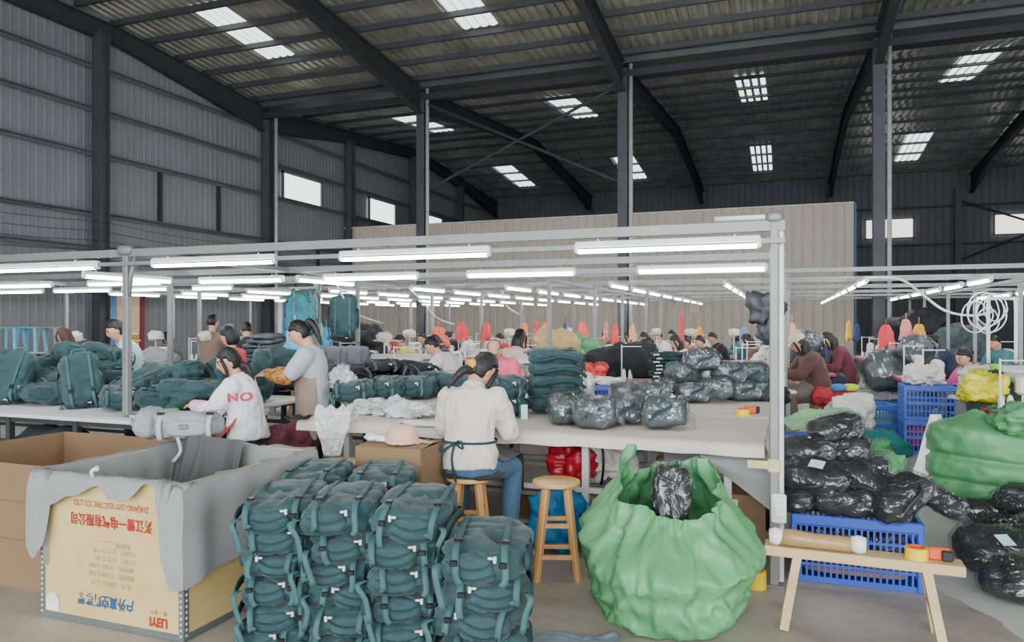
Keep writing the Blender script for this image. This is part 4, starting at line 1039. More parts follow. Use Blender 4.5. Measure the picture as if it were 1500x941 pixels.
# ------------------------------------------------------------------ things stored under the cloth table
for i, (x, y, w_, d_, h_, l) in enumerate(((-1.62, 5.2, .42, .34, .3, 'brown box under the packing table behind the empty stool'), (-.98, 5.1, .5, .34, .34, 'brown printed box under the packing table behind the green sack'), (-.35, 5.2, .42, .4, .42, 'brown box under the packing table nearest the corner post'), (-2.85, 5.1, .4, .4, .4, 'dark brown box under the left end of the cloth table'))):
    carton('cardboard_box', l, (x, y, 0), .1*(i-1), w_, d_, h_, True, M_card_d if i in (0, 3) else M_card_b, closed=True)
crumple('blue_bag', 'bright blue fabric bag under the packing table behind the empty stool', 'bag', W(815, 4.95, .0), (.38, .28, .46), mat('bright_blue_nylon', '#1c6c9c', .6), 3, .12, 12)
crumple('red_bag', 'red plastic bag lying under the packing table on the boxes', 'plastic bag', W(838, 5.35, .38), (.36, .25, .28), mat('red_polythene', '#a51c28', .35), 5, .14, 12)
crumple('white_sack', 'white sack tied with black cord under the packing table', 'sack', W(880, 5.5, .35), (.55, .35, .3), mat('white_sacking', '#cfcac2', .8), 8, .12, 12)
m = MB(); m.tube(arc([(0, -.2, 0), (.02, -.22, .15), (.0, -.2, .28), (-.1, -.1, .3)], 4), .01, 6); o = obj('tied_rope', m, M_buckle, None, True); o.location = W(890, 5.5, .37); tag(o, 'black cord tied round the white sack under the packing table', 'cord')
t = thing('film_roll', 'grey roll of wrapping film lying under the packing table', 'roll', W(1025, 5.6, .50), TH+.1)
m = MB(); m.tube([(-.3, 0, 0), (.3, 0, 0)], .085, 18); obj('film', m, mat('grey_film', '#a3a2a2', .3), t, 2); m = MB(); m.tube([(-.33, 0, 0), (.33, 0, 0)], .03, 12); obj('core', m, M_card_b, t, True)
crumple('black_bag', 'clear-wrapped black bundle under the packing table by the corner post', 'packed bag', W(1095, 5.2, .0), (.3, .3, .42), M_black, 12, .12, 10)
for i, z in enumerate((.14, .33)):
    m = MB(); m.bev(0, 0, 0, 2.7, .12, .03, .004); o = obj('plank', m, mat('grey_board', '#a59c90', .7), None); o.location = (-1.75, 4.95+.05*i, z); tag(o, 'pale board lying along the rails under the packing table, %s' % ('lower' if i == 0 else 'upper'), 'board')
# the crate of sacking hanging by the post, hem of grey cloth
m = MB(); m.grid(lambda u, v: Vector((-.42+.42*u, .02*math.sin(v*6+u*3), .78-.36*v*(.15+.85*u))), 12, 10); o = obj('hanging_cloth', m, M_drape, None, True); o.location = (-.08, 4.75, -.03); tag(o, 'grey cloth corner hanging from the packing table beside the corner post', 'cloth')
# ================================================================== people
def orient(up, fwd):
    """matrix with columns right, forward, up"""
    u = Vector(up).normalized(); f = Vector(fwd); f = (f-u*f.dot(u)).normalized(); r = f.cross(u)
    return Matrix((r, f, u)).transposed()
def ring(c, right, fwd, a, b, n=20, pw=2.3):
    out = []
    for i in range(n):
        t = 2*PI*i/n; x, y = math.cos(t), math.sin(t)
        l = (abs(x)**pw+abs(y)**pw)**(1/pw); out.append(c+right*(a*x/l)+fwd*(b*y/l))
    return out
def limb(m, pts, rs, n=14):
    """rounded tapering limb"""
    P = [Vector(p) for p in pts]; d0 = (P[0]-P[1]).normalized(); d1 = (P[-1]-P[-2]).normalized()
    q = [P[0]+d0*rs[0]*.8, P[0]+d0*rs[0]*.5]+P+[P[-1]+d1*rs[-1]*.5, P[-1]+d1*rs[-1]*.8]
    return m.tube(q, [rs[0]*.35, rs[0]*.8]+list(rs)+[rs[-1]*.8, rs[-1]*.35], n)
def bulged(a, b, ra, rb, k=.12, n=5):
    a, b = Vector(a), Vector(b); pts = []; rs = []
    for i in range(n+1):
        t = i/n; pts.append(a.lerp(b, t)); rs.append((ra+(rb-ra)*t)*(1+k*math.sin(PI*min(1, t*1.35))))
    return pts, rs
def hand(m, wrist, dirn, palm_n, side, curl=.5):
    """palm, four fingers and a thumb; dirn along the hand, palm_n the way the palm faces"""
    d = Vector(dirn).normalized(); pn = Vector(palm_n); pn = (pn-d*pn.dot(d)).normalized(); s = d.cross(pn)*side
    w = Vector(wrist)
    m.loft([ring(w+d*t+pn*.004, s, pn, a, b, 12) for t, a, b in ((-.012, .022, .017), (.015, .027, .017), (.045, .038, .015), (.078, .041, .013), (.088, .037, .010))])
    for i, (o, L_) in enumerate(((-.030, .066), (-.010, .074), (.011, .070), (.030, .056))):
        p = w+d*.08+s*(-o); dd = (d+s*(-o)*2).normalized(); pts = [p-dd*.02]; ang = .15
        for k, f in enumerate((.42, .32, .26)):
            ang += curl*(.55 if k else .4); v = dd*math.cos(ang)+pn*math.sin(ang); pts += [pts[-1]+v*(L_*f*.5+(.02 if k == 0 else 0)), pts[-1]+v*(L_*f+(.02 if k == 0 else 0))]
        limb(m, pts, [.0085, .0088, .0085, .008, .008, .0072, .0066], 8)
    p = w+d*.02+s*.024; v1 = (d*.6+s*.75+pn*.3).normalized(); v2 = (d*.85+s*.25+pn*.45).normalized()
    limb(m, [p, p+v1*.035, p+v1*.04+v2*.028, p+v1*.04+v2*.052], [.012, .0115, .0095, .0075], 8)
def headpoint(x, y, z, grow=0):
    """unit direction to a point of a head facing -y"""
    px, py, pz = x*.074, y*.095, z*.117
    if z < 0:
        t = -z; px *= 1-.34*t**1.5*(1 if y < .3 else .6); 
        if y < 0: py *= 1-.10*t
        else: py *= 1-.42*t; px *= 1-.12*t
        if y < -.2 and z < -.55: py -= .006; 
    if y < -.2:
        f = min(1, (-y-.2)/.4)
        nx = math.exp(-(x/.14)**2); nz = math.exp(-((z+.13)/.17)**2) if z < -.13 else math.exp(-((z+.13)/.34)**2)
        py -= .020*nx*nz*f
        ex = math.exp(-((abs(x)-.36)/.17)**2)*math.exp(-((z-.08)/.12)**2); py += .009*ex*f
        py -= .004*math.exp(-((z-.26)/.1)**2)*f*(1-.3*nx)
        lip = math.exp(-(x/.24)**2)*(math.exp(-((z+.42)/.06)**2)+math.exp(-((z+.53)/.06)**2)); py -= .005*lip*f
        py -= .004*math.exp(-(x/.25)**2)*math.exp(-((z+.82)/.12)**2)*f
        ck = math.exp(-((abs(x)-.5)/.22)**2)*math.exp(-((z+.2)/.25)**2); py -= .003*ck
    return Vector((px, py, pz))
def sphere_dirs(nu, nv):
    for j in range(nv+1):
        for i in range(nu):
            th = PI*j/nv; ph = 2*PI*i/nu
            yield (math.sin(th)*math.cos(ph), math.sin(th)*math.sin(ph), math.cos(th))
def sphere_faces(nu, nv):
    return [(j*nu+i, (j+1)*nu+i, (j+1)*nu+(i+1) % nu, j*nu+(i+1) % nu) for j in range(nv) for i in range(nu)]
def fuse(name, mb, vox, smooth=2, fac=.5, cloth=0, seed=0, cf=9):
    o = bpy.data.objects.new(name, mb.mesh(name)); COL.objects.link(o)
    md = o.modifiers.new('r', 'REMESH'); md.mode = 'VOXEL'; md.voxel_size = vox
    if smooth:
        s = o.modifiers.new('s', 'SMOOTH'); s.iterations = smooth; s.factor = fac
    me = evaluated(o); bpy.data.objects.remove(o); me.name = name
    if cloth:
        n = len(me.vertices); off = Vector((seed*3.1, seed*1.7, 0))
        nr = [v.normal.copy() for v in me.vertices]
        for v, q in zip(me.vertices, nr):
            p = v.co
            a = mnoise.noise(Vector((p.x*cf, p.y*cf, p.z*cf*.6))+off); b = mnoise.noise(Vector((p.x*cf*2.3+p.z*5, p.y*cf*2.3, p.z*cf*1.3))+off)
            v.co = p+q*cloth*((1-abs(a)*2.6)*.7+(1-abs(b)*2.6)*.35-.3)
    me.polygons.foreach_set('use_smooth', [True]*len(me.polygons)); me.update()
    return me
def hairmesh(m, style, grow=1.04):
    nu, nv = 40, 28; vs = []
    for x, y, z in sphere_dirs(nu, nv):
        p = headpoint(x, max(y, -.999), z)
        front = sstep(.0, .28, -y)
        line = .62 if style != 'fringe' else .28
        face = front*(1-sstep(line-.14, line+.08, z+.25*abs(x)))
        if style in ('short', 'bald'):
            face = max(face, (1-sstep(-.55, -.3, z)), sstep(.62, .8, abs(x))*(1-sstep(-.15, .15, z))*(1-sstep(.1, .5, y)))
            g = 1.09
            if style == 'bald': face = max(face, sstep(.45, .75, z)*1.0); g = 1.05
        elif style == 'fringe':
            face = max(face, 1-sstep(-.95, -.75, z)); g = 1.15+.08*sstep(.2, -.6, z)
        elif style in ('ponytail', 'bun'):
            face = max(face, (1-sstep(-.72, -.5, z)), sstep(.5, .75, abs(x))*(1-sstep(-.05, .12, z))*(1-sstep(-.25, .25, y))); g = 1.09
        else:
            face = max(face, 1-sstep(-.98, -.85, z)); g = 1.11+.05*sstep(.1, -.7, z)
        g *= grow
        k = g*(1-face)+.82*face
        if style == 'fringe' and z < 0: p = Vector((x*.074, y*.095, z*.117))
        n = 1+.03*mnoise.noise(Vector((x*14, y*6, z*2)))*(1-face)
        vs.append(p*k*n+Vector((0, .004, .004)))
    m.add(vs, sphere_faces(nu, nv))
SKINC = hx('#c99a7c')
M_skin = painted('skin', .55)
HAIRM = {'black': mat('black_hair', '#1d1a1b', .42, 0, .25, 30, .3, 90), 'brown': mat('brown_hair', '#4a2f2a', .5, 0, .2, 30, .3, 90), 'grey': mat('greying_hair', '#5d5652', .55, 0, .25, 20, .2, 90)}
def person(label, loc, rot, shirt=None, trousers=None, hair='black', style='short', seat=None, lean=.25, side=0.0, twist=0.0, head=(.35, 0, 0),
           hands=None, curl=.55, sleeve='long', baggy=.022, skirt=None, apron=None, vox=.009, scale=1.0, lyaw=0.0, group=None, feet=True, shoes=None, knees=None, hem=0, bodyfat=1.0, fold=.006, name='person'):
    t = thing(name, label, 'person', loc, rot, group); t.scale = (scale,)*3
    sit = seat is not None
    hz = (seat/scale+.085) if sit else .83
    P0 = Vector((0, 0, hz))
    def spd(k): return Vector((math.sin(side*k), -math.sin(lean*k), math.cos(lean*k)*math.cos(side*k))).normalized()
    up1, up2, up3 = spd(.35), spd(.95), spd(1.3)
    waist = P0+up1*.19; chest = waist+up2*.17; neck = chest+up3*.13
    lat = Vector((math.cos(twist), math.sin(twist), 0)); hip = Vector((1, 0, 0)); mid = (lat+hip).normalized()
    def fr(l, u): l = (l-u*l.dot(u)).normalized(); return l, u.cross(l)
    bf = bodyfat
    R_ = [(P0-up1*.10, hip, up1, .145*bf, .105), (P0-up1*.04, hip, up1, .165*bf, .122), (P0+up1*.05, hip, up1, .158*bf, .115), (waist, mid, up1, .130*bf, .098*bf), (chest-up2*.06, lat, up2, .145*bf, .108), (chest+up2*.01, lat, up2, .155, .108), (neck-up3*.045, lat, up3, .145, .088), (neck-up3*.012, lat, up3, .10, .068)]
    hp, hy, hr = head
    hup = (up3*.75+Vector((0, 0, .35))).normalized()
    nd = (up3+Vector((0, -.35*math.sin(hp), .15))).normalized()
    HM = Matrix.Rotation(hy+twist*.6, 3, 'Z') @ Matrix.Rotation(hr, 3, 'Y') @ Matrix.Rotation(hp, 3, 'X')
    ntop = neck+nd*.075
    hc = ntop+HM @ Vector((0, -.018, .085))
    sh = {s: neck-up3*.055+lat*(s*.158) for s in (-1, 1)}
    hj = {s: P0-up1*.03+hip*(s*.085) for s in (-1, 1)}
    ly = Matrix.Rotation(lyaw, 3, 'Z')
    kn, an = {}, {}
    for s in (-1, 1):
        if sit:
            kv = Vector((s*.08, -.40, -.02)) if knees is None else Vector(knees[0 if s < 0 else 1])
            kn[s] = hj[s]+ly @ kv; an[s] = Vector((kn[s].x, kn[s].y, .075))+ly @ Vector((0, .06, 0))
            if kn[s].z-an[s].z > .40: an[s].z = kn[s].z-.40
        else:
            kn[s] = hj[s]+Vector((s*.012, -.03, -.385)); an[s] = Vector((hj[s].x+s*.015, hj[s].y+.0, .075))
    if hands is None: hands = [(-.13, -.40, hz+.16), (.13, -.40, hz+.16)]
    el, wr = {}, {}
    for s, h in zip((-1, 1), hands):
        tg = Vector(h); a = sh[s]; v = tg-a; L1, L2 = .27, .235; d = min(v.length, (L1+L2)*.985); v.normalize()
        c = (L1*L1+d*d-L2*L2)/(2*L1*d); hgt = math.sqrt(max(0, 1-c*c))*L1
        pole = Vector((s*.55, .35, -.8)); pole = (pole-v*pole.dot(v)).normalized()
        el[s] = a+v*(c*L1)+pole*hgt; wr[s] = a+v*d
    # body: one fused skin
    m = MB()
    m.loft([ring(c, *fr(l, u), a, b) for c, l, u, a, b in R_])
    limb(m, [neck-up3*.05, neck, ntop, ntop+nd*.03], [.062, .052, .048, .05])
    for s in (-1, 1):
        limb(m, [sh[s]]+[], [.055]) if 0 else None
        p, r = bulged(sh[s], el[s], .052, .038, .1); limb(m, p, r)
        p, r = bulged(el[s], wr[s], .040, .026, .12); limb(m, p, r)
        d = (wr[s]-el[s]).normalized(); hand(m, wr[s], d+Vector((0, -.15, -.1)), Vector((-s*.35, .0, -1)), -s, curl)
        p, r = bulged(hj[s], kn[s], .082, .056, .05); limb(m, p, r)
        p, r = bulged(kn[s], an[s], .056, .036, .14); limb(m, p, r)
        if feet:
            fd = ly @ Vector((s*.15, -1, 0)); b = Vector((an[s].x, an[s].y, an[s].z-.075)); limb(m, [b+Vector((0, 0, .045))-fd*.03, b+fd*.07+Vector((0, 0, .035)), b+fd*.15+Vector((0, 0, .022))], [.036, .036, .024], 12)
    if style == 'none': pass
    hv = [hc+HM @ headpoint(*d) for d in sphere_dirs(48, 36)]; m.add(hv, sphere_faces(48, 36))
    for s in (-1, 1): m.puff((0, 0, 0), .018, .036, .056, 4, 2.2, M=Matrix.Translation(hc) @ HM.to_4x4() @ Matrix.Translation((s*.073, .012, -.008)) @ Matrix.Rotation(s*.35, 4, 'Z'))
    me = fuse('body', m, vox if vox > .006 else .0065, 2, .4)
    ca = me.color_attributes.new('Col', 'FLOAT_COLOR', 'POINT'); HI = HM.inverted(); cols = []
    lipc = hx('#a8655a'); dk = hx('#2a1f1c'); wt = hx('#d8cfc8'); chk = hx('#cf9078')
    for v in me.vertices:
        q = HI @ (v.co-hc); c = SKINC
        if q.length < .16 and q.y < -.03:
            x, z = q.x/.074, q.z/.117
            n = .5+.5*mnoise.noise(v.co*30)
            if abs(abs(x)-.37) < .18 and abs(z-.07) < .07: c = dk if abs(abs(x)-.35) < .08 else (wt if abs(z-.06) < .035 else dk)
            elif abs(abs(x)-.40) < .23 and abs(z-.28-.05*abs(x)) < .05: c = dk
            elif abs(x) < .27-.2*abs(z+.48) and abs(z+.475) < .085: c = lipc
            elif abs(abs(x)-.5) < .2 and abs(z+.2) < .18: c = tuple(SKINC[i]*.6+chk[i]*.4 for i in range(4))
        cols += list(c)
    ca.data.foreach_set('color', cols)
    body = obj('body', me, M_skin, t)
    # hair
    m = MB(); hairmesh(m, 'ponytail' if style == 'ponylow' else style)
    m.v = [hc+HM @ p for p in m.v]; A = lambda *p: hc+HM @ Vector(p)
    if style == 'ponytail':
        p0 = A(0, .095, .045); limb(m, arc([p0, A(0, .135, .05), A(.01, .15, -.02), A(.02, .135, -.11), A(.03, .12, -.2)], 3), [.02, .03, .034, .036, .038, .038, .036, .034, .03, .026, .022, .016, .006])
    if style == 'ponylow':
        limb(m, arc([A(.01, .08, -.06), A(.02, .12, -.08), A(.04, .13, -.15), A(.06, .12, -.24)], 3), [.03, .03, .032, .032, .03, .028, .024, .02, .014, .008])
    if style == 'bun': m.puff(A(0, .115, .03), .08, .07, .08, 6, 2.2)
    if style in ('long', 'ponylow'):
        for s in (-1, 1):
            limb(m, arc([A(s*.068, -.055, .05), A(s*.08, -.045, -.03), A(s*.078, -.05, -.10), A(s*.07, -.06, -.15)], 3), [.012, .016, .017, .016, .016, .015, .014, .012, .010, .004], 8)
    if style == 'long':
        m.puff(A(0, .045, -.10), .16, .12, .24, 8, 2.6)
    hme = fuse('hair', m, max(.007, vox*.8), 1, .4, .002, 3, 40); obj('hair', hme, HAIRM[hair], t)
    # clothes
    if shirt:
        m = MB(); bg_ = baggy
        m.loft([ring(c, *fr(l, u), a+bg_, b+bg_) for c, l, u, a, b in R_[hem:-1]]+[ring(neck+up3*.005, *fr(lat, up3), .075, .066), ring(neck+up3*(.03 if sleeve == 'long' else .01)+nd*.01, *fr(lat, up3), .062, .060)])
        for s in (-1, 1):
            p, r = bulged(sh[s], el[s], .056+bg_*.9, .044+bg_*.8, .08)
            if sleeve == 'long':
                limb(m, p, r); p, r = bulged(el[s], wr[s]-(wr[s]-el[s]).normalized()*.02, .046+bg_*.8, .033+bg_*.45, .08); limb(m, p, r)
            else: limb(m, p[:5], [x*1.1 for x in r[:5]])
        me = fuse('shirt', m, max(.010, vox*1.1), 3, .5, fold, 5); SH = obj('shirt', me, shirt, t)
    if trousers:
        m = MB(); m.loft([ring(c, *fr(l, u), a+.012, b+.012) for c, l, u, a, b in R_[:4]])
        for s in (-1, 1):
            p, r = bulged(hj[s], kn[s], .092, .068, .04); limb(m, p, r); e = kn[s].lerp(an[s], .93); p, r = bulged(kn[s], e, .068, .056, .05); limb(m, p, r)
        me = fuse('trousers', m, max(.011, vox*1.2), 3, .5, .005, 9); obj('trousers', me, trousers, t)
    if shoes:
        for s in (-1, 1):
            m = MB(); fd = ly @ Vector((s*.15, -1, 0)); b = Vector((an[s].x, an[s].y, an[s].z-.075)); limb(m, [b+Vector((0, 0, .045))-fd*.04, b+fd*.07+Vector((0, 0, .042)), b+fd*.16+Vector((0, 0, .034))], [.045, .045, .034], 12)
            obj('shoe', fuse('shoe', m, .009, 1), shoes, t)
    if skirt:
        m = MB(); rr = [(P0+up1*.08, .172, .13)]
        if sit:
            c1 = (kn[-1]+kn[1])/2; f = (c1-P0).normalized()
            for k in range(6):
                tt = k/5; c = (P0+Vector((0, 0, .0))).lerp(c1+f*.04, tt); m.puff(c-Vector((0, 0, .02)), .36+.04*tt, .30, .26, 5, 2.6)
            m.puff(c1+Vector((0, -.02, -.2)), .40, .22, .42, 6, 2.8)
        else:
            m.loft([ring(P0+Vector((0, 0, .08-.1*k)), hip, Vector((0, 1, 0)), .168+.012*k, .125+.014*k) for k in range(5)])
        obj('apron_skirt', fuse('apron_skirt', m, .014, 4, .5, .008, 13, 7), skirt, t)
    if apron and not sit:
        m = MB(); lo, hi = hz-.33, waist.z+.12
        def af(u, v):
            a = (u-.5)*3.7; z = lo+(hi-lo)*v; k = min(1, max(0, (z-P0.z)/.36)); c = P0.lerp(chest, k) if z > P0.z else P0
            w_ = .222 if v < .6 else .222-.10*(v-.6)/.4
            return Vector((c.x+math.sin(a)*w_, c.y-math.cos(a)*.182, z+.0))
        m.grid(af, 16, 12); obj('apron', m, apron, t, True)
    t['_'] = 1; del t['_']
    return t, dict(P0=P0, waist=waist, chest=chest, neck=neck, hc=hc, HM=HM, sh=sh, el=el, wr=wr, kn=kn, an=an, up2=up2, lat=lat)
def atlocal(t, name, m, mt, smooth=True, label=None):
    return obj(name, m, mt, t, smooth, label)
def project(me, target, direction, lift=.004):
    """lay flat lettering on a garment"""
    tm = target.data; bv = BVHTree.FromPolygons([v.co for v in tm.vertices], [tuple(p.vertices) for p in tm.polygons]); d = Vector(direction).normalized()
    for v in me.vertices:
        h = bv.ray_cast(v.co-d*.4, d)
        if h[0] is not None: v.co = h[0]-d*lift
    return me
def face(dx, dy): return math.atan2(dx, -dy)      # rotation that makes -Y local point along (dx,dy)
CR = Vector((TC, TS)); CF = Vector((-TS, TC))    # camera right / camera forward on plan
def look(r, f):
    d = CR*r+CF*f; return face(d.x, d.y)
cloth = lambda n, c, **k: mat(n, c, .85, 0, .07, 7, .75, 8, sheen=.1, **k)
M_cream = cloth('cream_cotton', '#d2ccc0'); M_jeans = cloth('blue_denim', '#41607c'); M_dapron = cloth('dark_apron_cloth', '#2f2a2b'); M_whitesh = cloth('white_cotton', '#e6e4e6')
M_greysh = cloth('grey_jersey', '#b0b3b6'); M_taupe = cloth('taupe_apron_cloth', '#86776a'); M_blackcl = cloth('black_cotton', '#232326'); M_ltblue = cloth('light_blue_cotton', '#bcd6e4')
M_redsh = cloth('crimson_cotton', '#c02a4a'); M_brownsh = cloth('brown_cotton', '#7d6a58'); M_pinksh = cloth('pink_cotton', '#e0607c'); M_dbrown = cloth('dark_brown_knit', '#573b36'); M_apbrown = cloth('brown_grey_apron', '#6e6059')
M_maroon = cloth('maroon_knit', '#5e2a35'); M_peachsh = cloth('peach_cotton_shirt', '#dcbfa8'); M_navy = cloth('navy_cotton', '#33384e'); M_teesh = cloth('pale_tee_cotton', '#d8d0d2'); M_purple = cloth('purple_cotton', '#4d2f55'); M_lime = cloth('yellow_green_cotton', '#c8cf6c')
M_yellow = mat('yellow_elastic', '#e0a92e', .6); M_pinkcuff = cloth('pink_sleeve_guard', '#e3b3bf'); M_redcl = cloth('red_apron_cloth', '#b3222e')

# --- woman in the cream jacket, seen from behind
P, J = person('seated woman in a cream jacket and jeans, back turned, ponytail with a yellow band', (s1.x, s1.y, 0), look(.30, 1), M_cream, M_jeans, 'black', 'ponylow', .575, lean=.36, side=.06, twist=.0, head=(.65, -.55, -.12),
              hands=[(-.08, -.36, .96), (.14, -.37, .96)], baggy=.026, vox=.008, bodyfat=1.0, fold=.014, scale=.97, hem=1, knees=[(-.10, -.36, -.05), (.10, -.34, -.10)])
m = MB(); m.puff(J['hc']+J['HM'] @ Vector((.005, .105, -.02)), .06, .04, .06, 6, 2.2, .2, 5); atlocal(P, 'hair_band', m, M_yellow)
wz = J['P0'].z+.13
m = MB(); c = J['P0'].lerp(J['waist'], .75)
m.loft([ring(c+Vector((0, .0, dz)), Vector((1, 0, 0)), Vector((0, 1, 0)), .180, .148, 28) for dz in (-.008, .008)], caps=False); atlocal(P, 'apron_tie', m, M_teald)
b0 = c+Vector((.05, .152, 0))
for pts in ([b0, b0+Vector((.06, .02, .0)), b0+Vector((.09, .02, -.05)), b0+Vector((.05, .02, -.03)), b0], [b0, b0+Vector((.01, .025, -.1)), b0+Vector((-.02, .03, -.24))], [b0, b0+Vector((.07, .02, -.06)), b0+Vector((.075, .025, -.19))], [b0, b0+Vector((-.05, .02, .02)), b0+Vector((-.06, .02, -.03)), b0]):
    m = MB(); m.ribbon(arc(pts, 4), .014, (1, 0, .3), .003); atlocal(P, 'apron_bow', m, M_teald)
m = MB(); K = (J['kn'][-1]+J['kn'][1])/2
m.grid(lambda u, v: Vector(((u-.5)*.46+K.x*.9, J['P0'].y-.06-.42*min(1, v*1.5)+.03*math.sin(u*9), J['P0'].z+.075-.02*v-.26*max(0, v-.62)/.38+.015*math.cos((u-.5)*7)-.12*abs(u-.5)**1.2)), 20, 16); atlocal(P, 'apron', m, M_dapron)
m = MB(); m.puff(J['P0']+Vector((0, -.05, -.075)), .44, .36, .06, 8, 2.6, .1, 4); atlocal(P, 'seat_cloth', m, M_dapron)
M_taupesl = cloth('taupe_sleeve_guard', '#a8978a')
for s in (-1, 1):
    p, r = bulged(J['el'][s].lerp(J['wr'][s], .15), J['wr'][s], .078, .05, .1); m = MB(); limb(m, p, r); obj('sleeve_guard', fuse('sleeve_guard', m, .01, 2, .5, .006, 4), M_taupesl, P)
for s in (-1, 1):
    a = J['an'][s]; m = MB(); limb(m, [a+Vector((0, .02, -.035)), a+Vector((s*.01, -.07, -.045)), a+Vector((s*.015, -.14, -.055))], [.04, .04, .028]); obj('sock', fuse('sock', m, .009, 1), mat('pink_red_sock', '#b2405a', .8), P)

# --- seated worker in white with the pink lettering
P, J = person('seated worker in a white shirt with pink lettering on the back, red apron, black plait', (s2.x, s2.y, 0), look(-1, .30), M_whitesh, M_blackcl, 'black', 'ponylow', .50, lean=.30, side=-.05, twist=.35, head=(.35, .5, .05),
              hands=[(-.20, -.36, .82), (.16, -.40, .84)], baggy=.036, vox=.008, fold=.013, hem=1)
d = Matrix.Rotation(-(look(-1, .30)), 3, 'Z') @ Vector((CF.x, CF.y, 0))   # away from the camera, in her own frame
SH = [c for c in kids(P) if c.name.startswith('shirt')][0]
rt = d.cross(Vector((0, 0, 1))).normalized()
cc = J['chest']-d*.2+rt*.05+Vector((0, 0, -.02))
Mx = Matrix.Translation(cc) @ Matrix((rt, Vector((0, 0, 1)), -d)).transposed().to_4x4()
me = textmesh('NO', .098, M=Mx, bold=.004, spacing=1.1, sx=1.05); obj('lettering', project(me, SH, d), mat('pink_print', '#cf3f6d', .7), P)
for s in (-1, 1):
    p, r = bulged(J['el'][s], J['wr'][s], .07, .055, .15); m = MB(); limb(m, p, r); obj('sleeve_guard', fuse('sleeve_guard', m, .01, 2, .5, .006, 4), M_pinkcuff, P)
m = MB(); m.grid(lambda u, v: Vector(((u-.5)*.5, J['P0'].y+.02-.46*v, J['P0'].z+.09+.16*(1-v)**3-.05*v-.16*abs(u-.5)**1.3*2+.02*math.sin(u*11))), 20, 16); atlocal(P, 'apron', m, M_redcl)
m = MB(); m.loft([ring(J['waist']+Vector((0, .0, dz-.02)), Vector((1, 0, 0)), Vector((0, 1, 0)), .183, .153, 28) for dz in (-.006, .006)], caps=False); atlocal(P, 'apron_tie', m, M_whitesh)

# --- woman in grey standing at the end of the white table
gw = W(463, 6.75, 0)
P, J = person('standing woman in a grey top, taupe apron and brown patterned cuffs, holding a teal backpack', (gw.x, gw.y, 0), look(-1, -.05), M_greysh, M_blackcl, 'black', 'ponytail', None, lean=.16, twist=.0, head=(.55, .0, 0), hands=[(-.10, -.40, 1.10), (.10, -.42, 1.08)], sleeve='short', baggy=.024, vox=.008, scale=.99, apron=M_taupe, shoes=M_dark)
M_leo = mat('brown_patterned_cloth', '#a5713c', .8, 0, .75, 26)
for s in (-1, 1):
    p, r = bulged(J['el'][s].lerp(J['wr'][s], .05), J['wr'][s].lerp(J['el'][s], .12), .062, .05, .2); m = MB(); limb(m, p, r); obj('sleeve_guard', fuse('sleeve_guard', m, .01, 2, .5, .008, 4), M_leo, P)
crumple('plastic_bag', 'bunch of cloudy plastic bags at the waist of the woman in grey', 'plastic bag', gw+Vector((.20, .12, .82)), (.20, .18, .34), film('cloudy_polythene', '#f0eeee', .3, 12, .25), 9, .3, 12)
m = MB(); m.ribbon([J['chest']+Vector((s*.08, -.13, -.06)) if i == 0 else J['neck']+Vector((s*.07, .03-.05*(1-i/3), .01)) for s in (1,) for i in range(4)], .012, (1, 0, 0)); atlocal(P, 'apron_strap', m, M_dapron)

# --- people beyond the tables
def mid(label, px, D, z, rr, shirt, trs=M_navy, **k):
    p = W(px, D, z); return person(label, (p.x, p.y, 0), look(*rr), shirt, trs, **k)
P, J = mid('woman with short black bobbed hair in a crimson T-shirt, looking towards the wall', 345, 8.0, 0, (-1, .1), M_redsh, hair='black', style='fringe', lean=.10, head=(.1, .0, 0), sleeve='short', hands=[(-.1, -.35, 1.0), (.12, -.3, .98)], vox=.009, scale=.94)
P, J = mid('woman in a light blue top bending over the heap of teal backpacks', 196, 8.2, 0, (-1, -.45), M_ltblue, hair='black', style='bun', lean=.22, head=(.5, .1, 0), hands=[(-.1, -.4, .98), (.12, -.38, .98)], vox=.009, scale=1.0)
P, J = mid('worker with reddish brown hair sitting behind the heap of teal backpacks by the grey wall', 108, 9.6, 0, (-1, .2), M_blackcl, hair='brown', style='long', seat=.62, lean=.2, head=(.3, 0, 0), vox=.010)
P, J = mid('man in a brown T-shirt standing with his back turned by the grey wall', 309, 11.6, 0, (.2, 1), M_brownsh, hair='black', style='short', lean=.05, head=(.1, .0, 0), sleeve='short', vox=.010, scale=1.03)
P, J = mid('worker with black hair behind the tall pile of folded dark bags', 362, 10.2, 0, (-.4, 1), M_blackcl, hair='black', style='short', lean=.25, head=(.5, 0, 0), vox=.011, scale=.98)
P, J = mid('seated man in a pale T-shirt leaning over a sewing machine', 668, 9.7, 0, (-1, .25), M_teesh, hair='black', style='short', seat=.56, lean=.55, head=(.55, .1, 0), hands=[(-.12, -.5, .83), (.12, -.52, .83)], sleeve='short', baggy=.035, vox=.009, scale=1.03)
P, J = mid('older worker in pink with thinning hair, seated at the far side of the packing table', 731, 8.05, 0, (-.15, -1), M_pinksh, hair='grey', style='bald', seat=.60, lean=.42, head=(.85, 0, 0), hands=[(-.14, -.42, .86), (.14, -.42, .86)], vox=.009, scale=1.0)
P, J = mid('worker with long black hair in a peach shirt behind the older worker in pink', 752, 9.9, 0, (.5, 1), M_peachsh, hair='black', style='long', seat=.62, lean=.3, head=(.4, 0, 0), vox=.010)
bwp = W(1200, 9.7, 0)
P, J = mid('seated woman in dark brown with a pale cap and long apron, sewing', 1200, 9.7, 0, (-1, .12), M_dbrown, M_apbrown, hair='black', style='long', seat=.56, lean=.42, head=(.5, 0, 0), hands=[(-.12, -.50, .83), (.10, -.50, .83)], skirt=M_apbrown, baggy=.035, vox=.009, scale=1.03, feet=True)
HMx = Matrix.Translation(J['hc']) @ J['HM'].to_4x4()
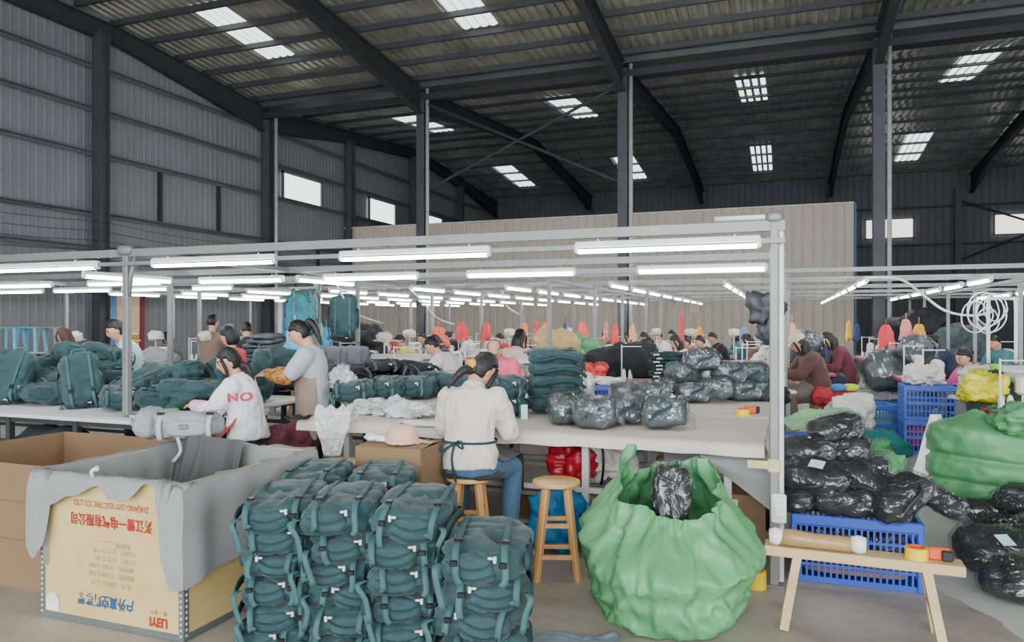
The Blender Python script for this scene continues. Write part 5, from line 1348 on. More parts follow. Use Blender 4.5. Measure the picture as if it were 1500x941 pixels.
M_capm = cloth('pale_cap_cotton', '#cdbfae')
m = MB(); m.puff((0, .012, .072), .172, .212, .13, 8, 2.3, .05, 4); m.v = [HMx @ v for v in m.v]; atlocal(P, 'cap', m, M_capm)
m = MB(); m.grid(lambda u, v: HMx @ Vector((math.sin((u-.5)*2.2)*.075, -.065-math.cos((u-.5)*2.2)*(.02+.07*v), .06-.03*v)), 10, 4); atlocal(P, 'cap_peak', m, M_capm)
P, J = mid('seated worker in a maroon top leaning over, behind the woman with the pale cap', 1243, 11.4, 0, (-1, .3), M_maroon, hair='black', style='long', seat=.6, lean=.5, head=(.5, 0, 0), skirt=M_apbrown, vox=.010)
P, J = mid('seated worker in a bright pink top at a white sewing machine by the hose coils', 1437, 8.9, 0, (-1, -.15), mat('bright_pink_cotton', '#d84f9e', .8), hair='black', style='bun', seat=.46, lean=.4, head=(.4, 0, 0), hands=[(-.12, -.48, .80), (.12, -.48, .80)], sleeve='short', vox=.009, scale=.95)
for s in (-1, 1):
    p, r = bulged(J['el'][s].lerp(J['wr'][s], .05), J['wr'][s].lerp(J['el'][s], .1), .058, .045, .1); m = MB(); limb(m, p, r); obj('sleeve_guard', fuse('sleeve_guard', m, .012, 2, .5, .004, 4), M_blackcl, P)
# ================================================================== sewing lines
M_mach = mat('cream_machine_enamel', '#dcdcd4', .35, 0, .03, 4)
M_redge = mat('red_table_edge', '#a83a44', .5); M_lam = mat('pale_laminate', '#b9b7b2', .4, 0, .05, 3); M_steelleg = mat('grey_table_leg', '#86888a', .45, .2)
def sewing_table_proto():
    t = thing('sewing_table', 'x', 'sewing table')
    m = MB(); m.bev(0, 0, .745, .56, 1.12, .03, .006); obj('tabletop', m, M_lam, t)
    m = MB(); m.bev(.285, 0, .742, .02, 1.14, .045, .005); m.bev(-.285, 0, .742, .02, 1.14, .045, .005); m.bev(0, .57, .742, .59, .02, .045, .005); m.bev(0, -.57, .742, .59, .02, .045, .005); obj('edge_strip', m, M_redge, t)
    for sy in (-1, 1):
        m = MB(); m.bev(0, sy*.45, .38, .1, .05, .72, .006); m.bev(0, sy*.45, .02, .5, .06, .04, .006); obj('leg', m, M_steelleg, t)
    m = MB(); m.bev(0, .1, .56, .28, .22, .2, .02); obj('motor', m, M_steelleg, t)
    m = MB(); m.tube([(-.2, -.45, .76), (-.2, -.45, 1.22)], .009, 6); m.tube([(-.2, -.45, 1.2), (.05, -.35, 1.2)], .007, 6); obj('thread_stand', m, M_white, t)
    for dx, dy in ((-.2, -.45), (-.12, -.4)):
        m = MB(); m.lathe([(.0, 0), (.032, 0), (.026, .1), (.012, .13), (0, .13)], 10, (dx+.02, dy+.05, .76)); obj('thread_cone', m, M_white, t, 2)
    return t
def machine_proto():
    t = thing('sewing_machine', 'x', 'sewing machine')
    m = MB(); m.bev(0, 0, .025, .18, .48, .05, .012); obj('bed', m, M_mach, t, 2)
    m = MB(); m.bev(0, .17, .15, .13, .12, .24, .03); obj('column', m, M_mach, t, 2)
    m = MB(); m.bev(0, -.02, .255, .12, .46, .10, .03); obj('arm', m, M_mach, t, 2)
    m = MB(); m.bev(0, -.2, .2, .11, .1, .17, .025); m.tube([(0, -.21, .12), (0, -.21, .055)], .008, 6); obj('needle_head', m, M_mach, t, 2)
    m = MB(); m.tube([(0, .235, .24), (0, .27, .24)], .06, 16); obj('hand_wheel', m, M_steelleg, t, 2)
    m = MB(); m.bev(.06, -.02, .26, .006, .2, .03, .002); obj('name_plate', m, M_steelleg, t)
    return t
def near_any(x, y, L_, r): return any(abs(x-a) < r[0] and abs(y-b) < r[1] for a, b in L_)
ROWN = {-10.9: 'line along the grey wall', -9.4: 'second line from the grey wall', -7.9: 'third line from the grey wall', -6.4: 'fourth line from the grey wall', -4.9: 'fifth line from the grey wall', -3.4: 'sixth line from the grey wall', -1.9: 'seventh line from the grey wall', -.4: 'line left of the aisle', 1.75: 'line right of the aisle', 3.6: 'outermost line beyond the aisle'}
spots = []; wk = []
for x, nm in ROWN.items():
    for j in range(7):
        y = 10.45+1.5*j
        if x == 3.6 and j > 3: continue
        if x in (-10.9, -9.4) and j > 4 or j > 5 and x == 1.75: continue
        spots.append((x, y, nm, j))
extra = [(-4.62, 9.0, 'before the seated man in the pale T-shirt', 0), (1.98, 8.05, 'nearest the aisle, before the yellow bag', 0), (.42, 12.55, 'before the worker in maroon', 0)]
gsm, gst = 'sewing machines on the sewing lines', 'sewing tables of the sewing lines'
for x, y, nm, j in spots+extra:
    if nm.startswith(('before', 'nearest')): lt, lm = 'pale sewing table with red edge '+nm, 'cream sewing machine '+nm
    else: lt, lm = 'pale sewing table with red edge, %s, %s from the front' % (nm, NTH[j]), 'cream sewing machine, %s, %s from the front' % (nm, NTH[j])
    use('st', sewing_table_proto, lt, (x, y, 0), 0, gst); use('sm', machine_proto, lm, (x+.02, y+R.uniform(-.1, .1), .762), R.uniform(-.1, .1), gsm)
# the long white twin-head machine behind the clear-wrapped bags
for i, (px, D) in enumerate(((1092, 8.55), (1480, 7.6), (590, 10.3), (800, 9.6))):
    p = W(px, D, 0); l = ('on the pale table behind the clear-wrapped bags', 'beside the aisle next to the heap of dark green cloth', 'before the worker in yellow-green and red', 'behind the flat stack of teal backpacks')[i]
    t = thing('long_arm_machine', 'long white flat-bed machine '+l, 'sewing machine', (p.x, p.y, 0), TH)
    m = MB(); m.bev(0, 0, .745, 1.0, .5, .04, .008); obj('tabletop', m, M_mach, t, 2)
    m = MB(); m.bev(-.02, .06, 1.02, .95, .17, .14, .05); obj('arm', m, M_mach, t, 2)
    m = MB(); m.bev(.36, .06, .86, .2, .2, .24, .03); obj('column', m, M_mach, t, 2)
    m = MB(); m.bev(-.42, .06, .9, .12, .14, .2, .03); obj('needle_head', m, M_mach, t, 2)
    m = MB(); m.bev(.1, -.05, .62, .5, .35, .24, .02); obj('motor_box', m, M_lam, t, 2)
    for s in (-1, 1): m = MB(); m.bev(s*.42, 0, .36, .06, .4, .72, .008); obj('leg', m, M_steelleg, t)
# ------------------------------------------------------------------ workers along the lines
wprotos = {}
def wproto(kind):
    st = {'a': ('short', .45, .4), 'b': ('long', .40, .45), 'c': ('bun', .5, .5), 'd': ('short', .6, .3)}[kind]
    return person('x', (0, 0, 0), 0, M_navy, M_blackcl, hair='black', style=st[0], seat=.52, lean=st[1], head=(st[2], .1, 0), hands=[(-.12, -.46, .83), (.12, -.46, .83)], vox=.013, feet=True)[0]
M_stoolp = M_stool
cset = [('navy blue', '#2e3550'), ('dark grey', '#45464c'), ('red', '#b3242f'), ('white', '#e0dedc'), ('purple', '#5a3563'), ('pink', '#d88496'), ('black', '#222225'), ('brown', '#6a4a3c'), ('orange', '#d9714a'), ('yellow-green', '#c3c768'), ('light grey', '#b4b5b8'), ('teal', '#3c6f72')]
cm = {n: cloth('worker_'+n.replace(' ', '_').replace('-', '_'), c) for n, c in cset}
workers = [(606, 13.2, 'yellow-green', 'a'), (637, 15.5, 'purple', 'a'), (658, 12.3, 'navy blue', 'b'), (694, 16.8, 'white', 'a'), (724, 17.5, 'light grey', 'b'), (752, 16.0, 'red', 'd'), (672, 18.5, 'black', 'c'), (776, 18.0, 'dark grey', 'a'), (960, 15.2, 'purple', 'b'), (980, 16.5, 'white', 'a'), (975, 10.6, 'dark grey', 'c'), (1010, 12.2, 'white', 'b'), (1027, 13.0, 'pink', 'c'), (1050, 13.6, 'black', 'd'), (1062, 15.4, 'black', 'a'), (1116, 12.9, 'brown', 'b'), (868, 17.6, 'red', 'a'), (905, 18.2, 'dark grey', 'd'), (935, 16.7, 'orange', 'b'), (566, 14.6, 'black', 'a'), (548, 16.2, 'dark grey', 'b'), (1180, 14.6, 'dark grey', 'a'), (1222, 14.0, 'navy blue', 'd'), (1155, 17.0, 'orange', 'c'), (1090, 17.8, 'teal', 'b'), (850, 14.0, 'light grey', 'c'), (585, 18.8, 'red', 'd'), (1345, 16.0, 'dark grey', 'b'), (1390, 13.5, 'navy blue', 'c'), (1475, 12.2, 'teal', 'a'), (1000, 18.9, 'red', 'a'), (1035, 19.2, 'light grey', 'b'), (820, 19.2, 'navy blue', 'b'), (520, 15.0, 'dark grey', 'c'), (438, 12.4, 'light grey', 'a'), (258, 15.0, 'dark grey', 'b')]
landmark = lambda px: 'near the grey wall' if px < 480 else 'behind the woman in cream' if px < 790 else 'beyond the blue crates' if px < 930 else 'behind the pile of clear-wrapped bags' if px < 1140 else 'beyond the woman with the pale cap' if px < 1300 else 'beyond the aisle by the hose coils'
seen = {}
for px, D, c, kd in sorted(workers, key=lambda q: q[1]):
    p = W(px, D, 0); nm = landmark(px); seen[(nm, c)] = seen.get((nm, c), 0)+1; n = seen[(nm, c)]
    lab = 'seated worker in %s %s%s' % (c, nm, ('', ', farther off', ', farthest off')[n-1])
    o = use('w'+kd, lambda: wproto(kd), lab, (p.x, p.y, 0), look(-1 if px > 560 else -.6, R.uniform(-.3, .4)), 'workers along the sewing lines', 1.0)
    recolor(o, cm[c], 'shirt')
    use('lowstool', lambda: stool('x', 0, 0, 0, .50), 'wooden stool under the worker in %s %s%s' % (c, nm, ('', ', farther off', ', farthest off')[n-1]), (p.x, p.y, 0), R.uniform(0, 1), 'stools along the sewing lines')
for px, D, l in ((668, 9.7, 'the seated man in the pale T-shirt'), (731, 8.05, 'the older worker in pink'), (752, 9.9, 'the worker in peach'), (1200, 9.7, 'the woman with the pale cap'), (1243, 11.4, 'the worker in maroon'), (1437, 8.9, 'the worker in bright pink'), (108, 9.6, 'the worker with reddish brown hair')):
    p = W(px, D, 0); use('lowstool', lambda: stool('x', 0, 0, 0, .50), 'wooden stool under '+l, (p.x, p.y, 0), .3, 'stools along the sewing lines', (1, 1, 1.1))
# ------------------------------------------------------------------ bundles of work, sacks and crates beyond the tables
MC = {'black': M_black, 'slate': M_slate, 'teal': M_teald, 'green': M_green, 'tan': mat('tan_sacking', '#b59a68', .7, 0, .1, 6, .2, 60), 'red': mat('red_poly', '#d2453f', .35), 'white': mat('white_poly', '#e2dedb', .4), 'grey': mat('grey_cloth_bundle', '#8e9190', .8), 'dgreen': mat('dark_green_cloth', '#35473b', .85), 'sea': mat('sea_green_cloth', '#1f7c7c', .8), 'pale': M_greenp, 'yellow': mat('yellow_poly', '#d9cf2a', .3)}
def bundle(label, px, D, z, s, c, seed, fold=.16, n=16, kx=2.6, name='cloth_bundle', cat='bundle', group=None, rot=None):
    return crumple(name, label, cat, W(px, D, z), s, MC[c] if isinstance(c, str) else c, seed, fold, n, TH if rot is None else rot, None, group, kx)
# folded dark pile by the woman with the bob
hd = W(392, 8.9, 0)
t_ = table('packing_table', 'dark-legged table under the tall pile of folded dark bags', hd.x-.6, hd.x+.55, hd.y-.4, hd.y+.5, .78, M_legd, M_clothw, (hd.x-.5, hd.x+.45), (.2,))
for i in range(11):
    z = .782+i*.055; m = MB(); w_ = .98-.05*i*(i > 5)-.02*i
    m.puff((0, 0, .03), w_, .6, .066, 9, 4, .10, 3, 40+i, .05, 5); o = obj('folded_bag', m, M_slate if i % 2 else mat('dark_grey_nylon', '#4a4c50', .6, 0, .15, 8, .2, 30), None, True); o.location = (hd.x+R.uniform(-.05, .05), hd.y, z); o.rotation_euler = (0, R.uniform(-.03, .03), TH+R.uniform(-.1, .1))
    tag(o, 'folded dark bag in the pile beside the woman in crimson, %s from the bottom' % NTH[i], 'folded bag', 'tall pile of folded dark bags')
# stacks in front of the sewing lines
def flatstack(px, D, z, n, w_, d_, th, m1, lab, grp, dx=0, edge=None):
    b_ = W(px, D, z)
    for i in range(n):
        m = MB(); m.puff((0, 0, th*.5), w_*R.uniform(.94, 1.04), d_, th*1.25, 7, 4, .10, 3, i+px, .05, 5); o = obj('folded_bag', m, m1, None, True)
        if edge:
            q = MB(); q.ribbon([(-w_*.47, -d_*.45, th*.5), (-w_*.3, -d_*.5, th*.62), (-w_*.3, -d_*.5, th*.2)], .02, (0, .3, 1), .006); obj('pale_strap', q, M_pull, o)
        o.location = (b_.x+R.uniform(-.02, .02)+dx*i, b_.y, z+i*th); o.rotation_euler = (0, 0, TH+R.uniform(-.06, .06)); tag(o, lab % NTH[i], 'folded bag', grp)
st_ = W(981, 9.3, 0)
table('packing_table', 'low pale table under the two folded stacks before the sewing lines', st_.x-.35, st_.x+1.0, st_.y-.35, st_.y+.35, .70, M_legd, M_clothw, (st_.x-.25, st_.x+.9), (.2,))
flatstack(978, 9.3, .702, 10, .42, .4, .045, M_teald, 'folded teal bag with pale edge strap in the thin-layered stack, %s from the bottom', 'thin-layered teal stack with pale edges', edge=1)
flatstack(1027, 9.35, .702, 9, .5, .4, .05, M_black, 'folded black bag in the black stack beside the thin-layered teal one, %s from the bottom', 'black folded stack before the sewing lines')
basket('faded blue plastic crate standing in front of the black heap, red bag on top', (W(868, 8.6, 0).x, W(868, 8.6, 0).y, 0), TH, .62, .45, .42, M_bluelt, 14, 10)
basket('faded blue plastic crate stacked under nothing, beside the red-topped one nearer the aisle', (W(906, 8.9, 0).x, W(906, 8.9, 0).y, 0), TH, .55, .4, .35, M_bluelt, 12, 8)
p = W(868, 8.6, .42); basket('faded blue plastic crate stacked on another behind the packing table', (p.x, p.y, .42), TH, .62, .45, .40, M_bluelt, 14, 10)
bundle('bright red plastic bag on the stacked blue crates behind the packing table', 866, 8.55, .80, (.38, .3, .28), 'red', 3, .12, name='plastic_bag', cat='plastic bag')
bundle('white cloth roll lying on the stacked blue crates beside the red bag', 893, 8.4, .82, (.36, .12, .1), 'white', 4, .05, name='cloth_roll', cat='cloth')
bundle('cream plastic jug-shaped bag hanging behind the flat stack of teal backpacks', 857, 7.6, .60, (.2, .2, .42), 'white', 6, .08, name='plastic_bag', cat='plastic bag')
big = [('black heap of bagged work behind the blue crates', 915, 10.6, .45, (1.0, .8, .75), 'black', 12), ('black bagged bundle to the wall side of the black heap', 872, 10.8, .5, (.7, .6, .6), 'black', 13), ('tan sack standing among the sewing lines beyond the flat teal stack', 814, 12.0, .6, (.65, .5, .85), 'tan', 14), ('green sack slumped on top of the work beyond the blue crates', 846, 12.2, .78, (.75, .5, .5), 'green', 15),
       ('large clear-bagged grey-green bundle beyond the woman with the pale cap', 1290, 11.2, .35, (.95, .7, .95), mat('grey_green_bundle', '#68757a', .5, 0, .3, 5, .4, 12), 16), ('clear-bagged grey bundle on the table beyond the aisle', 1335, 10.9, .76, (.6, .4, .45), mat('grey_green_bundle', '#68757a', .5), 17), ('clear-bagged grey-green bundle behind the woman with the pale cap', 1172, 11.4, .76, (.5, .4, .5), mat('grey_green_bundle', '#68757a', .5), 18),
       ('dark bundle on the sewing table by the seated man in the pale T-shirt', 500, 11.0, .76, (.9, .6, .35), 'slate', 19), ('black bundle piled high by the sewing line behind the hanging bags', 520, 12.6, .76, (1.0, .7, .75), 'black', 20), ('dark grey bundle on the line left of the hanging bags', 470, 11.6, .76, (.7, .5, .4), 'slate', 21), ('dark teal bundle on the white table end beside the woman in grey', 428, 8.1, .78, (.55, .5, .45), 'teal', 22),
       ('black bundle under the crates line behind the white machine', 1075, 9.3, .0, (.7, .5, .5), 'black', 23), ('pale green sacking spread behind the clear-wrapped bags', 1010, 7.9, .62, (.7, .35, .32), 'pale', 24), ('black cloth heap at the corner of the second packing table', 1112, 7.75, .6, (.6, .35, .35), 'black', 25), ('grey plastic heap at the edge of the second packing table', 940, 7.75, .62, (.5, .3, .3), 'grey', 26),
       ('dark green cloth heap on the table by the aisle', 1475, 7.0, .55, (.75, .6, .5), 'dgreen', 27), ('pale grey-blue cloth heap under the dark green one', 1465, 6.7, .45, (.6, .4, .3), mat('grey_blue_cloth', '#8fa3a8', .85), 28), ('sea green cloth heap spread on the floor by the aisle', 1255, 8.3, .0, (.9, .5, .30), 'sea', 29), ('white cloth heap lying on the sea green cloth by the aisle', 1247, 8.7, .18, (.55, .4, .5), 'white', 30), ('pale green bundle on the floor beyond the sea green cloth', 1300, 9.6, .0, (.6, .5, .45), 'pale', 31), ('blue cloth bundle on the floor beyond the aisle crates', 1300, 11.0, .0, (.7, .5, .35), mat('blue_cloth', '#3c5a9a', .8), 32),
       ('black bundle heaped on the floor at the wall side of the white table', -10, 7.6, .78, (1.1, .8, .38), 'slate', 33), ('white plastic bundle on the table by the grey wall', 160, 12.0, .76, (1.0, .5, .3), 'white', 34), ('grey bundle on the table behind the heap of teal backpacks', 215, 11.0, .76, (.9, .5, .3), 'grey', 35), ('dark cloth under the end of the white table', 420, 6.6, .25, (.5, .4, .42), M_maroon, 36), ('blue-grey cloth bundle on the floor under the white table', 170, 7.4, .0, (.6, .4, .3), mat('grey_blue_cloth', '#8fa3a8', .85), 37), ('dark bags under the wall end of the white table', 40, 6.7, .0, (1.0, .7, .5), 'slate', 38), ('red cloth pile on the seat crate behind the woman with the pale cap', 1222, 9.4, .46, (.5, .35, .22), mat('red_cushion', '#b5333f', .7), 39), ('dark garment heap hanging at the far end beyond the aisle', 1345, 16.2, .7, (1.2, .8, 1.1), 'black', 40), ('grey garment heap beyond the aisle by the far posts', 1415, 15.5, .7, (1.2, .6, .8), 'slate', 41)]
for l, px, D, z, s, c, sd in big:
    if 'clear-bagged' in l:
        k_ = {16: (2.1, 2.2, 3.0), 17: (1.5, 1.4, 2.2), 18: (1.4, 1.4, 2.6)}[sd]
        dup(PROT['polys%d' % (sd % 3)], l, W(px, D, z+(.30 if sd == 16 else .2)), (.9 if sd == 16 else .5, 0, TH+.4*sd), None, k_)
    else: bundle(l, px, D, z, s, c, sd, .10)
bundle('yellow plastic bag lying on the big green aisle sack', 1442, 6.75, .80, (.42, .3, .26), 'yellow', 5, .14, name='plastic_bag', cat='plastic bag')
t = thing('plastic_cup', 'bright green plastic tub on the heap behind the yellow bag', 'tub', W(1459, 7.3, 1.03)); m = MB(); m.lathe([(0, 0), (.05, 0), (.058, .09), (.052, .09), (.045, .01), (0, .01)], 16); obj('tub', m, mat('lime_plastic', '#8ed22f', .4), t, 2)
for i, (dx, c, l) in enumerate(((0, '#3f7fb4', 'blue'), (.1, '#c3d63a', 'yellow-green'))):
    p = W(1228+i*18, 9.3, .66); m = MB(); m.puff((0, 0, .05), .2, .14, .1, 6, 2.3); o = obj('cushion', m, mat('ball_'+l.replace('-', '_'), c, .6), None, True); o.location = p; tag(o, 'small %s cushion on the crate behind the woman with the pale cap' % l, 'cushion')
# aisle crates
pa = W(1363, 8.7, 0)
for i in range(2):
    basket('faded blue plastic crate standing in the aisle, %s' % ('lower of the two' if i == 0 else 'upper one, white bag on top'), (pa.x, pa.y, i*.40), TH-.35, .62, .46, .40, M_bluelt, 14, 10)
m = MB(); m.puff((0, 0, .16), .4, .3, .3, 6, 4); o = obj('folded_cloth', m, mat('magenta_cloth', '#c23f74', .8), None, True); o.location = (pa.x-.05, pa.y, .03); tag(o, 'magenta cloth inside the lower aisle crate', 'cloth')
bundle('white plastic bag tied on top of the aisle crates', 1352, 8.7, .80, (.42, .34, .22), 'white', 7, .14, name='plastic_bag', cat='plastic bag')
m = MB()
m.grid(lambda u, v: Vector(((u-.5)*.40*(1-.75*v)+.06*v, -.05-.06*math.cos((u-.5)*3)*(1-v)+.02*mnoise.noise(Vector((u*5, v*5, 2))), v*.72)), 14, 14)
wb = obj('plastic_bag', m, MATS['white_poly'], None, True); wb.location = W(1356, 6.6, 0); wb.rotation_euler = (0, 0, TH); tag(wb, 'white plastic sack with red print standing beside the big green aisle sack', 'plastic bag')
me = textmesh('业 宝', .1, M=Matrix.Translation((.06, -.135, .22)) @ Matrix.Rotation(PI/2, 4, 'X') @ Matrix.Rotation(.4, 4, 'Z')); obj('lettering', me, M_red, wb)
rs = W(1320, 9.5, 0); t = thing('plastic_stool', 'small red plastic stool on the floor by the aisle crates', 'stool', rs, TH)
M_rstool = mat('red_plastic', '#c0262c', .4); m = MB(); m.bev(0, 0, .36, .26, .26, .03, .01); obj('seat', m, M_rstool, t)
for sx in (-1, 1):
    for sy in (-1, 1): m = MB(); m.bar((sx*.1, sy*.1, .35), (sx*.14, sy*.14, 0), .045, .02); obj('leg', m, M_rstool, t)
for i, (px, D, h_, l) in enumerate(((1195, 7.3, .42, 'behind the heap of black bags, lower'), (1272, 9.4, .5, 'under the white cloth by the aisle'), (1420, 9.9, .4, 'under the sewing machine of the worker in bright pink'))):
    p = W(px, D, 0); basket('blue plastic crate standing '+l, (p.x, p.y, 0), TH, .75 if i == 0 else .6, .45, h_, M_bluelt if i else M_bluepl, 14, 10)
# ------------------------------------------------------------------ hung things
p = W(440, 9.15, 1.32); o = dup(PROT['teal2'], 'bright teal backpack hanging from the post behind the woman in grey', (p.x, p.y, 1.62), (-PI/2+.1, .0, TH+PI+.35), 'teal backpacks hung from posts', 1.15)
recolor(o, mat('bright_teal_canvas', '#21606b', .75, 0, .15, 9, .2, 60), 'main_body'); recolor(o, MATS['bright_teal_canvas'], 'lid')
p = W(505, 9.6, 1.4); o = dup(PROT['teal3'], 'dark teal backpack hanging from the rail above the grey backpacks', (p.x, p.y, 1.62), (PI/2, 0, TH+.1), 'teal backpacks hung from posts', 1.1)
m = MB(); m.puff((0, 0, 0), .3, .26, .3, 7, 2.4, .3, 3, 4, .2, 4); m.puff((.03, 0, -.22), .18, .16, .28, 6, 2.4, .3, 3, 6, .2, 4); o = obj('hanging_bunch', m, mat('charcoal_nylon', '#44454c', .6, 0, .3, 12), None, True); o.location = W(1120, 6.9, 1.68); tag(o, 'bunch of charcoal cloth offcuts hanging from the rail behind the corner post', 'offcuts')
hung = [(642, 13, 'coral', '#e5674f'), (676, 15, 'red', '#d8434a'), (712, 15.5, 'red', '#d43f45'), (768, 14, 'orange', '#e08a4a'), (786, 16, 'red', '#e04a4a'), (800, 17, 'coral', '#e5674f'), (828, 15, 'navy', '#3a466a'), (853, 16, 'coral', '#e37058'), (888, 14, 'pink', '#e58a8c'), (901, 13.6, 'red', '#cc3f48'), (926, 12.6, 'peach', '#e0a58a'), (998, 12.8, 'red', '#cf2b33'), (1024, 14.5, 'yellow', '#d8a83c'), (1090, 13.6, 'blue', '#6b8db5'), (1243, 16, 'yellow', '#d9b43c'), (1256, 17, 'navy', '#35466e'), (1298, 13, 'red', '#d83a44'), (1346, 13.4, 'mustard', '#d79a2e'), (1327, 14.6, 'pink', '#d9a3a3'), (478, 11.5, 'light blue', '#58a7d8'), (468, 12.5, 'green', '#6cc07a'), (1160, 12.4, 'peach', '#dda887'), (432, 8.5, 'light blue', '#4aa0dc')]
hc_ = {}
for i, (px, D, cn, c) in enumerate(hung):
    w_ = R.uniform(.18, .3); h_ = R.uniform(.26, .42) if cn != 'red' or i != 11 else .7; z = R.uniform(1.3, 1.45)
    hc_[cn] = hc_.get(cn, 0)+1
    m = MB(); 
    def hf_(u, v):
        a = u*2*PI; r = w_*.5*(.3+.7*v**.45)*(1+.22*math.sin(5*a+i)+.6*mnoise.noise(Vector((math.cos(a)*2, math.sin(a)*2, v*3+i)))); return Vector((r*math.cos(a), r*math.sin(a)*.5, h_*.4-h_*v*(1+.12*math.sin(3*a+i))))
    m.grid(hf_, 28, 9)
    m.tube([(0, 0, h_*.4), (0, 0, h_*.4+.12)], .006, 5)
    o = obj('hanging_cloth', m, mat('hung_'+cn.replace(' ', '_'), c, .7), None, True); o.location = W(px, D, z); o.rotation_euler = (0, 0, R.uniform(0, 2))
    tag(o, '%s cloth hung %s%s' % (cn, landmark(px), '' if hc_[cn] == 1 else ', %s such from the wall' % NTH[hc_[cn]-1]), 'hanging cloth', 'cloths and caps hung along the sewing lines')
lamps = [(563, 10.5), (600, 13.5), (746, 15), (832, 17.2), (962, 15.5), (1012, 15), (1075, 15), (1172, 13), (1130, 14), (1160, 15.5), (300, 11.5), (228, 11.8), (110, 11)]
def lamp_proto():
    t = thing('hanging_machine_cap', 'x', 'cap'); m = MB(); m.puff((0, 0, 0), .24, .2, .16, 7, 2.3, .15, 3, 2, .1, 4); obj('crown', m, mat('pale_cap_cloth', '#d8cfc0', .8), t, True); m = MB(); m.puff((.08, -.1, -.05), .16, .12, .03, 5, 2.3); obj('peak', m, MATS['pale_cap_cloth'], t, True); m = MB(); m.tube([(0, 0, -.55), (0, 0, .02)], .01, 6); obj('pole', m, M_white, t, True); return t
for i, (px, D) in enumerate(lamps):
    use('mcap', lamp_proto, 'pale cap hung %s, %s pole from the wall' % (landmark(px), NTH[len([q for q in lamps if q[0] < px])]), W(px, D, 1.32), R.uniform(0, 6), 'pale caps hung on machine poles')
# cables and hose coils
def cable(name, label, pts, r=.012, m_=None, group=None):
    m = MB(); m.tube(arc(pts, 6), r, 7); o = obj(name, m, m_ or M_white, None, True); return tag(o, label, 'cable', group)
cable('hanging_cable', 'white air hose drooping from the rail towards the posts beyond the aisle', [W(1268, 9.3, 2.1), W(1318, 9.3, 2.08), W(1352, 9.4, 1.88), W(1385, 9.5, 1.68), W(1425, 9.7, 1.62), W(1455, 9.8, 1.68)], .016)
cable('hanging_cable', 'white cable drooping from the rail beside the hanging teal backpacks', [W(488, 9.3, 2.1), W(510, 9.5, 1.75), W(528, 9.8, 1.62), W(560, 10.4, 1.52)], .012)
cable('hanging_cable', 'white cable drooping along the sewing lines behind the woman in cream', [W(598, 11, 2.05), W(618, 11, 1.85), W(640, 11.2, 1.6), W(665, 11.6, 1.5)], .01)
cable('hanging_cable', 'white cable hanging from the second rail beyond the flat teal stack', [W(735, 12, 2.05), W(742, 12, 1.8), W(760, 12, 1.66)], .01)
for i, (px, z, r) in enumerate(((1428, 1.60, .17), (1440, 1.68, .2), (1452, 1.63, .19), (1458, 1.72, .15), (1447, 1.55, .14), (1436, 1.64, .16), (1450, 1.70, .18))):
    p = W(px, 9.2+.04*i, z); m = MB(); q = [(r*math.cos(2*PI*k_/24)*1.0*TC, r*math.cos(2*PI*k_/24)*TS+.02*math.sin(k_), r*math.sin(2*PI*k_/24)*1.15) for k_ in range(25)]; m.tube(q, .008, 6)
    o = obj('hanging_hose', m, M_white, None, True); o.location = p; tag(o, 'loop of coiled white air hose beyond the aisle, %s from the wall side' % NTH[i], 'hose', 'white hose coils')
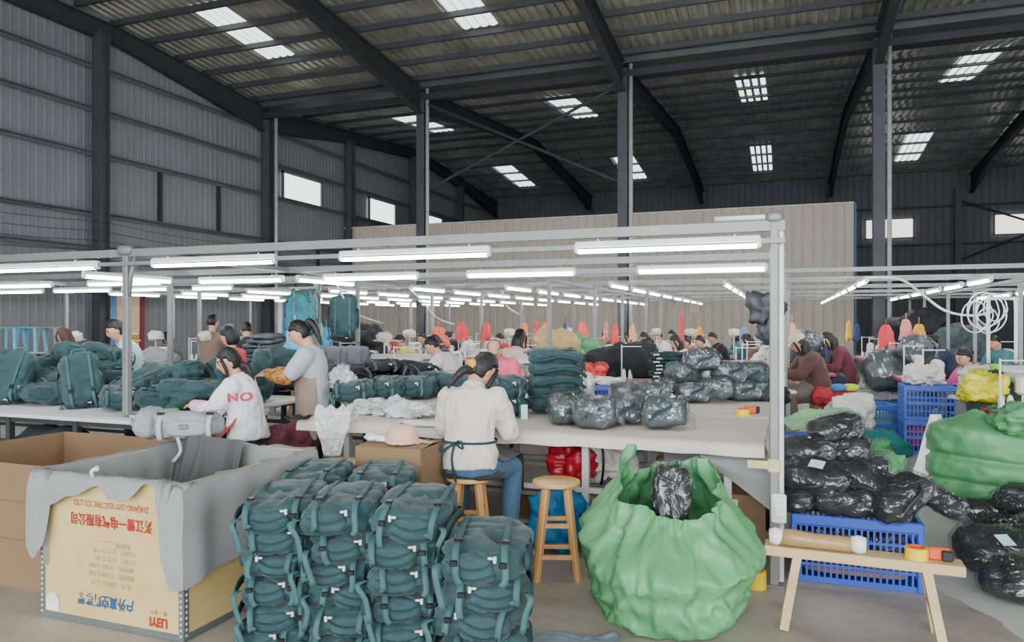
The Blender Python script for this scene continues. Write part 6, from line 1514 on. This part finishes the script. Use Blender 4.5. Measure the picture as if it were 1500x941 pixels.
# white pipe arch by the hose coils, small notice, blue stools by the grey wall
m = MB(); 
p0, p1 = W(1448, 9.6, 0), W(1488, 9.6, 0); m.tube(arc([(p0.x, p0.y, 1.0), (p0.x, p0.y, 1.78), (p0.x+.04, p0.y, 1.84), (p1.x-.04, p1.y, 1.84), (p1.x, p1.y, 1.78), (p1.x, p1.y, 1.0)], 5), .022, 8); o = obj('hanging_pipe', m, M_white, None, True); tag(o, 'white pipe bent into an arch beside the hose coils', 'pipe')
m = MB(); m.box(0, 0, 0, .32, .01, .4); o = obj('wall_notice', m, mat('pink_notice', '#d9b8a8', .7)); o.location = W(1012, 23.0, 2.0); o.location.y = 24.44; tag(o, 'small pinkish notice on the beige partition above the sewing lines', 'notice')
for i, (px, D, c, nm) in enumerate(((15, 13.2, '#64b6d4', 'pale blue'), (45, 13.3, '#5fb3cf', 'turquoise'), (75, 13.4, '#8a9096', 'grey'))):
    b_ = W(px, D, 1.0); t = thing('plastic_stool', 'upturned %s plastic stool on the shelf by the grey wall' % nm, 'stool', b_, TH); mm = mat('stool_'+nm.replace(' ', '_'), c, .5)
    m = MB(); m.bev(0, 0, .43, .36, .3, .025, .01); obj('seat', m, mm, t)
    for sx in (-1, 1):
        for sy in (-1, 1): m = MB(); m.bar((sx*.15, sy*.12, .42), (sx*.18, sy*.15, 0), .05, .02); obj('leg', m, mm, t)
b_ = W(60, 13.4, 0); table('long_shelf', 'dark long shelf by the grey wall carrying plastic stools', b_.x-1.4, b_.x+1.6, b_.y-.3, b_.y+.4, 1.0, M_legd, M_lam, (b_.x-1.3, b_.x, b_.x+1.5), (.4,))
# ================================================================== camera, light
cam = bpy.data.cameras.new('camera'); co = bpy.data.objects.new('camera', cam); COL.objects.link(co)
co.location = (0, 0, H); co.rotation_euler = (PI/2, 0, TH)
cam.sensor_fit = 'HORIZONTAL'; cam.sensor_width = 36; cam.lens = 36*F/1500
cam.clip_end = 200
sc.camera = co
w = bpy.data.worlds.new('overcast'); sc.world = w; w.use_nodes = True
bg = w.node_tree.nodes['Background']; bg.inputs[0].default_value = (.86, .93, 1, 1); bg.inputs[1].default_value = 3.2
# daylight from the open loading door behind the camera
la = bpy.data.lights.new('loading_door_daylight', 'AREA'); la.energy = 900; la.shape = 'RECTANGLE'; la.size = 9; la.size_y = 4.5; la.color = (.97, .98, 1)
lo = bpy.data.objects.new('loading_door_daylight', la); COL.objects.link(lo); lo.location = (1.5, -6.5, 3.2); lo.rotation_euler = (math.radians(82), 0, 0)
sc.view_settings.view_transform = 'AgX'
sc.view_settings.look = 'AgX - Base Contrast'
sc.view_settings.exposure = 0.4
sc.cycles.use_denoising = True
sc.cycles.max_bounces = 8; sc.cycles.transparent_max_bounces = 12
sc.cycles.sample_clamp_indirect = 6
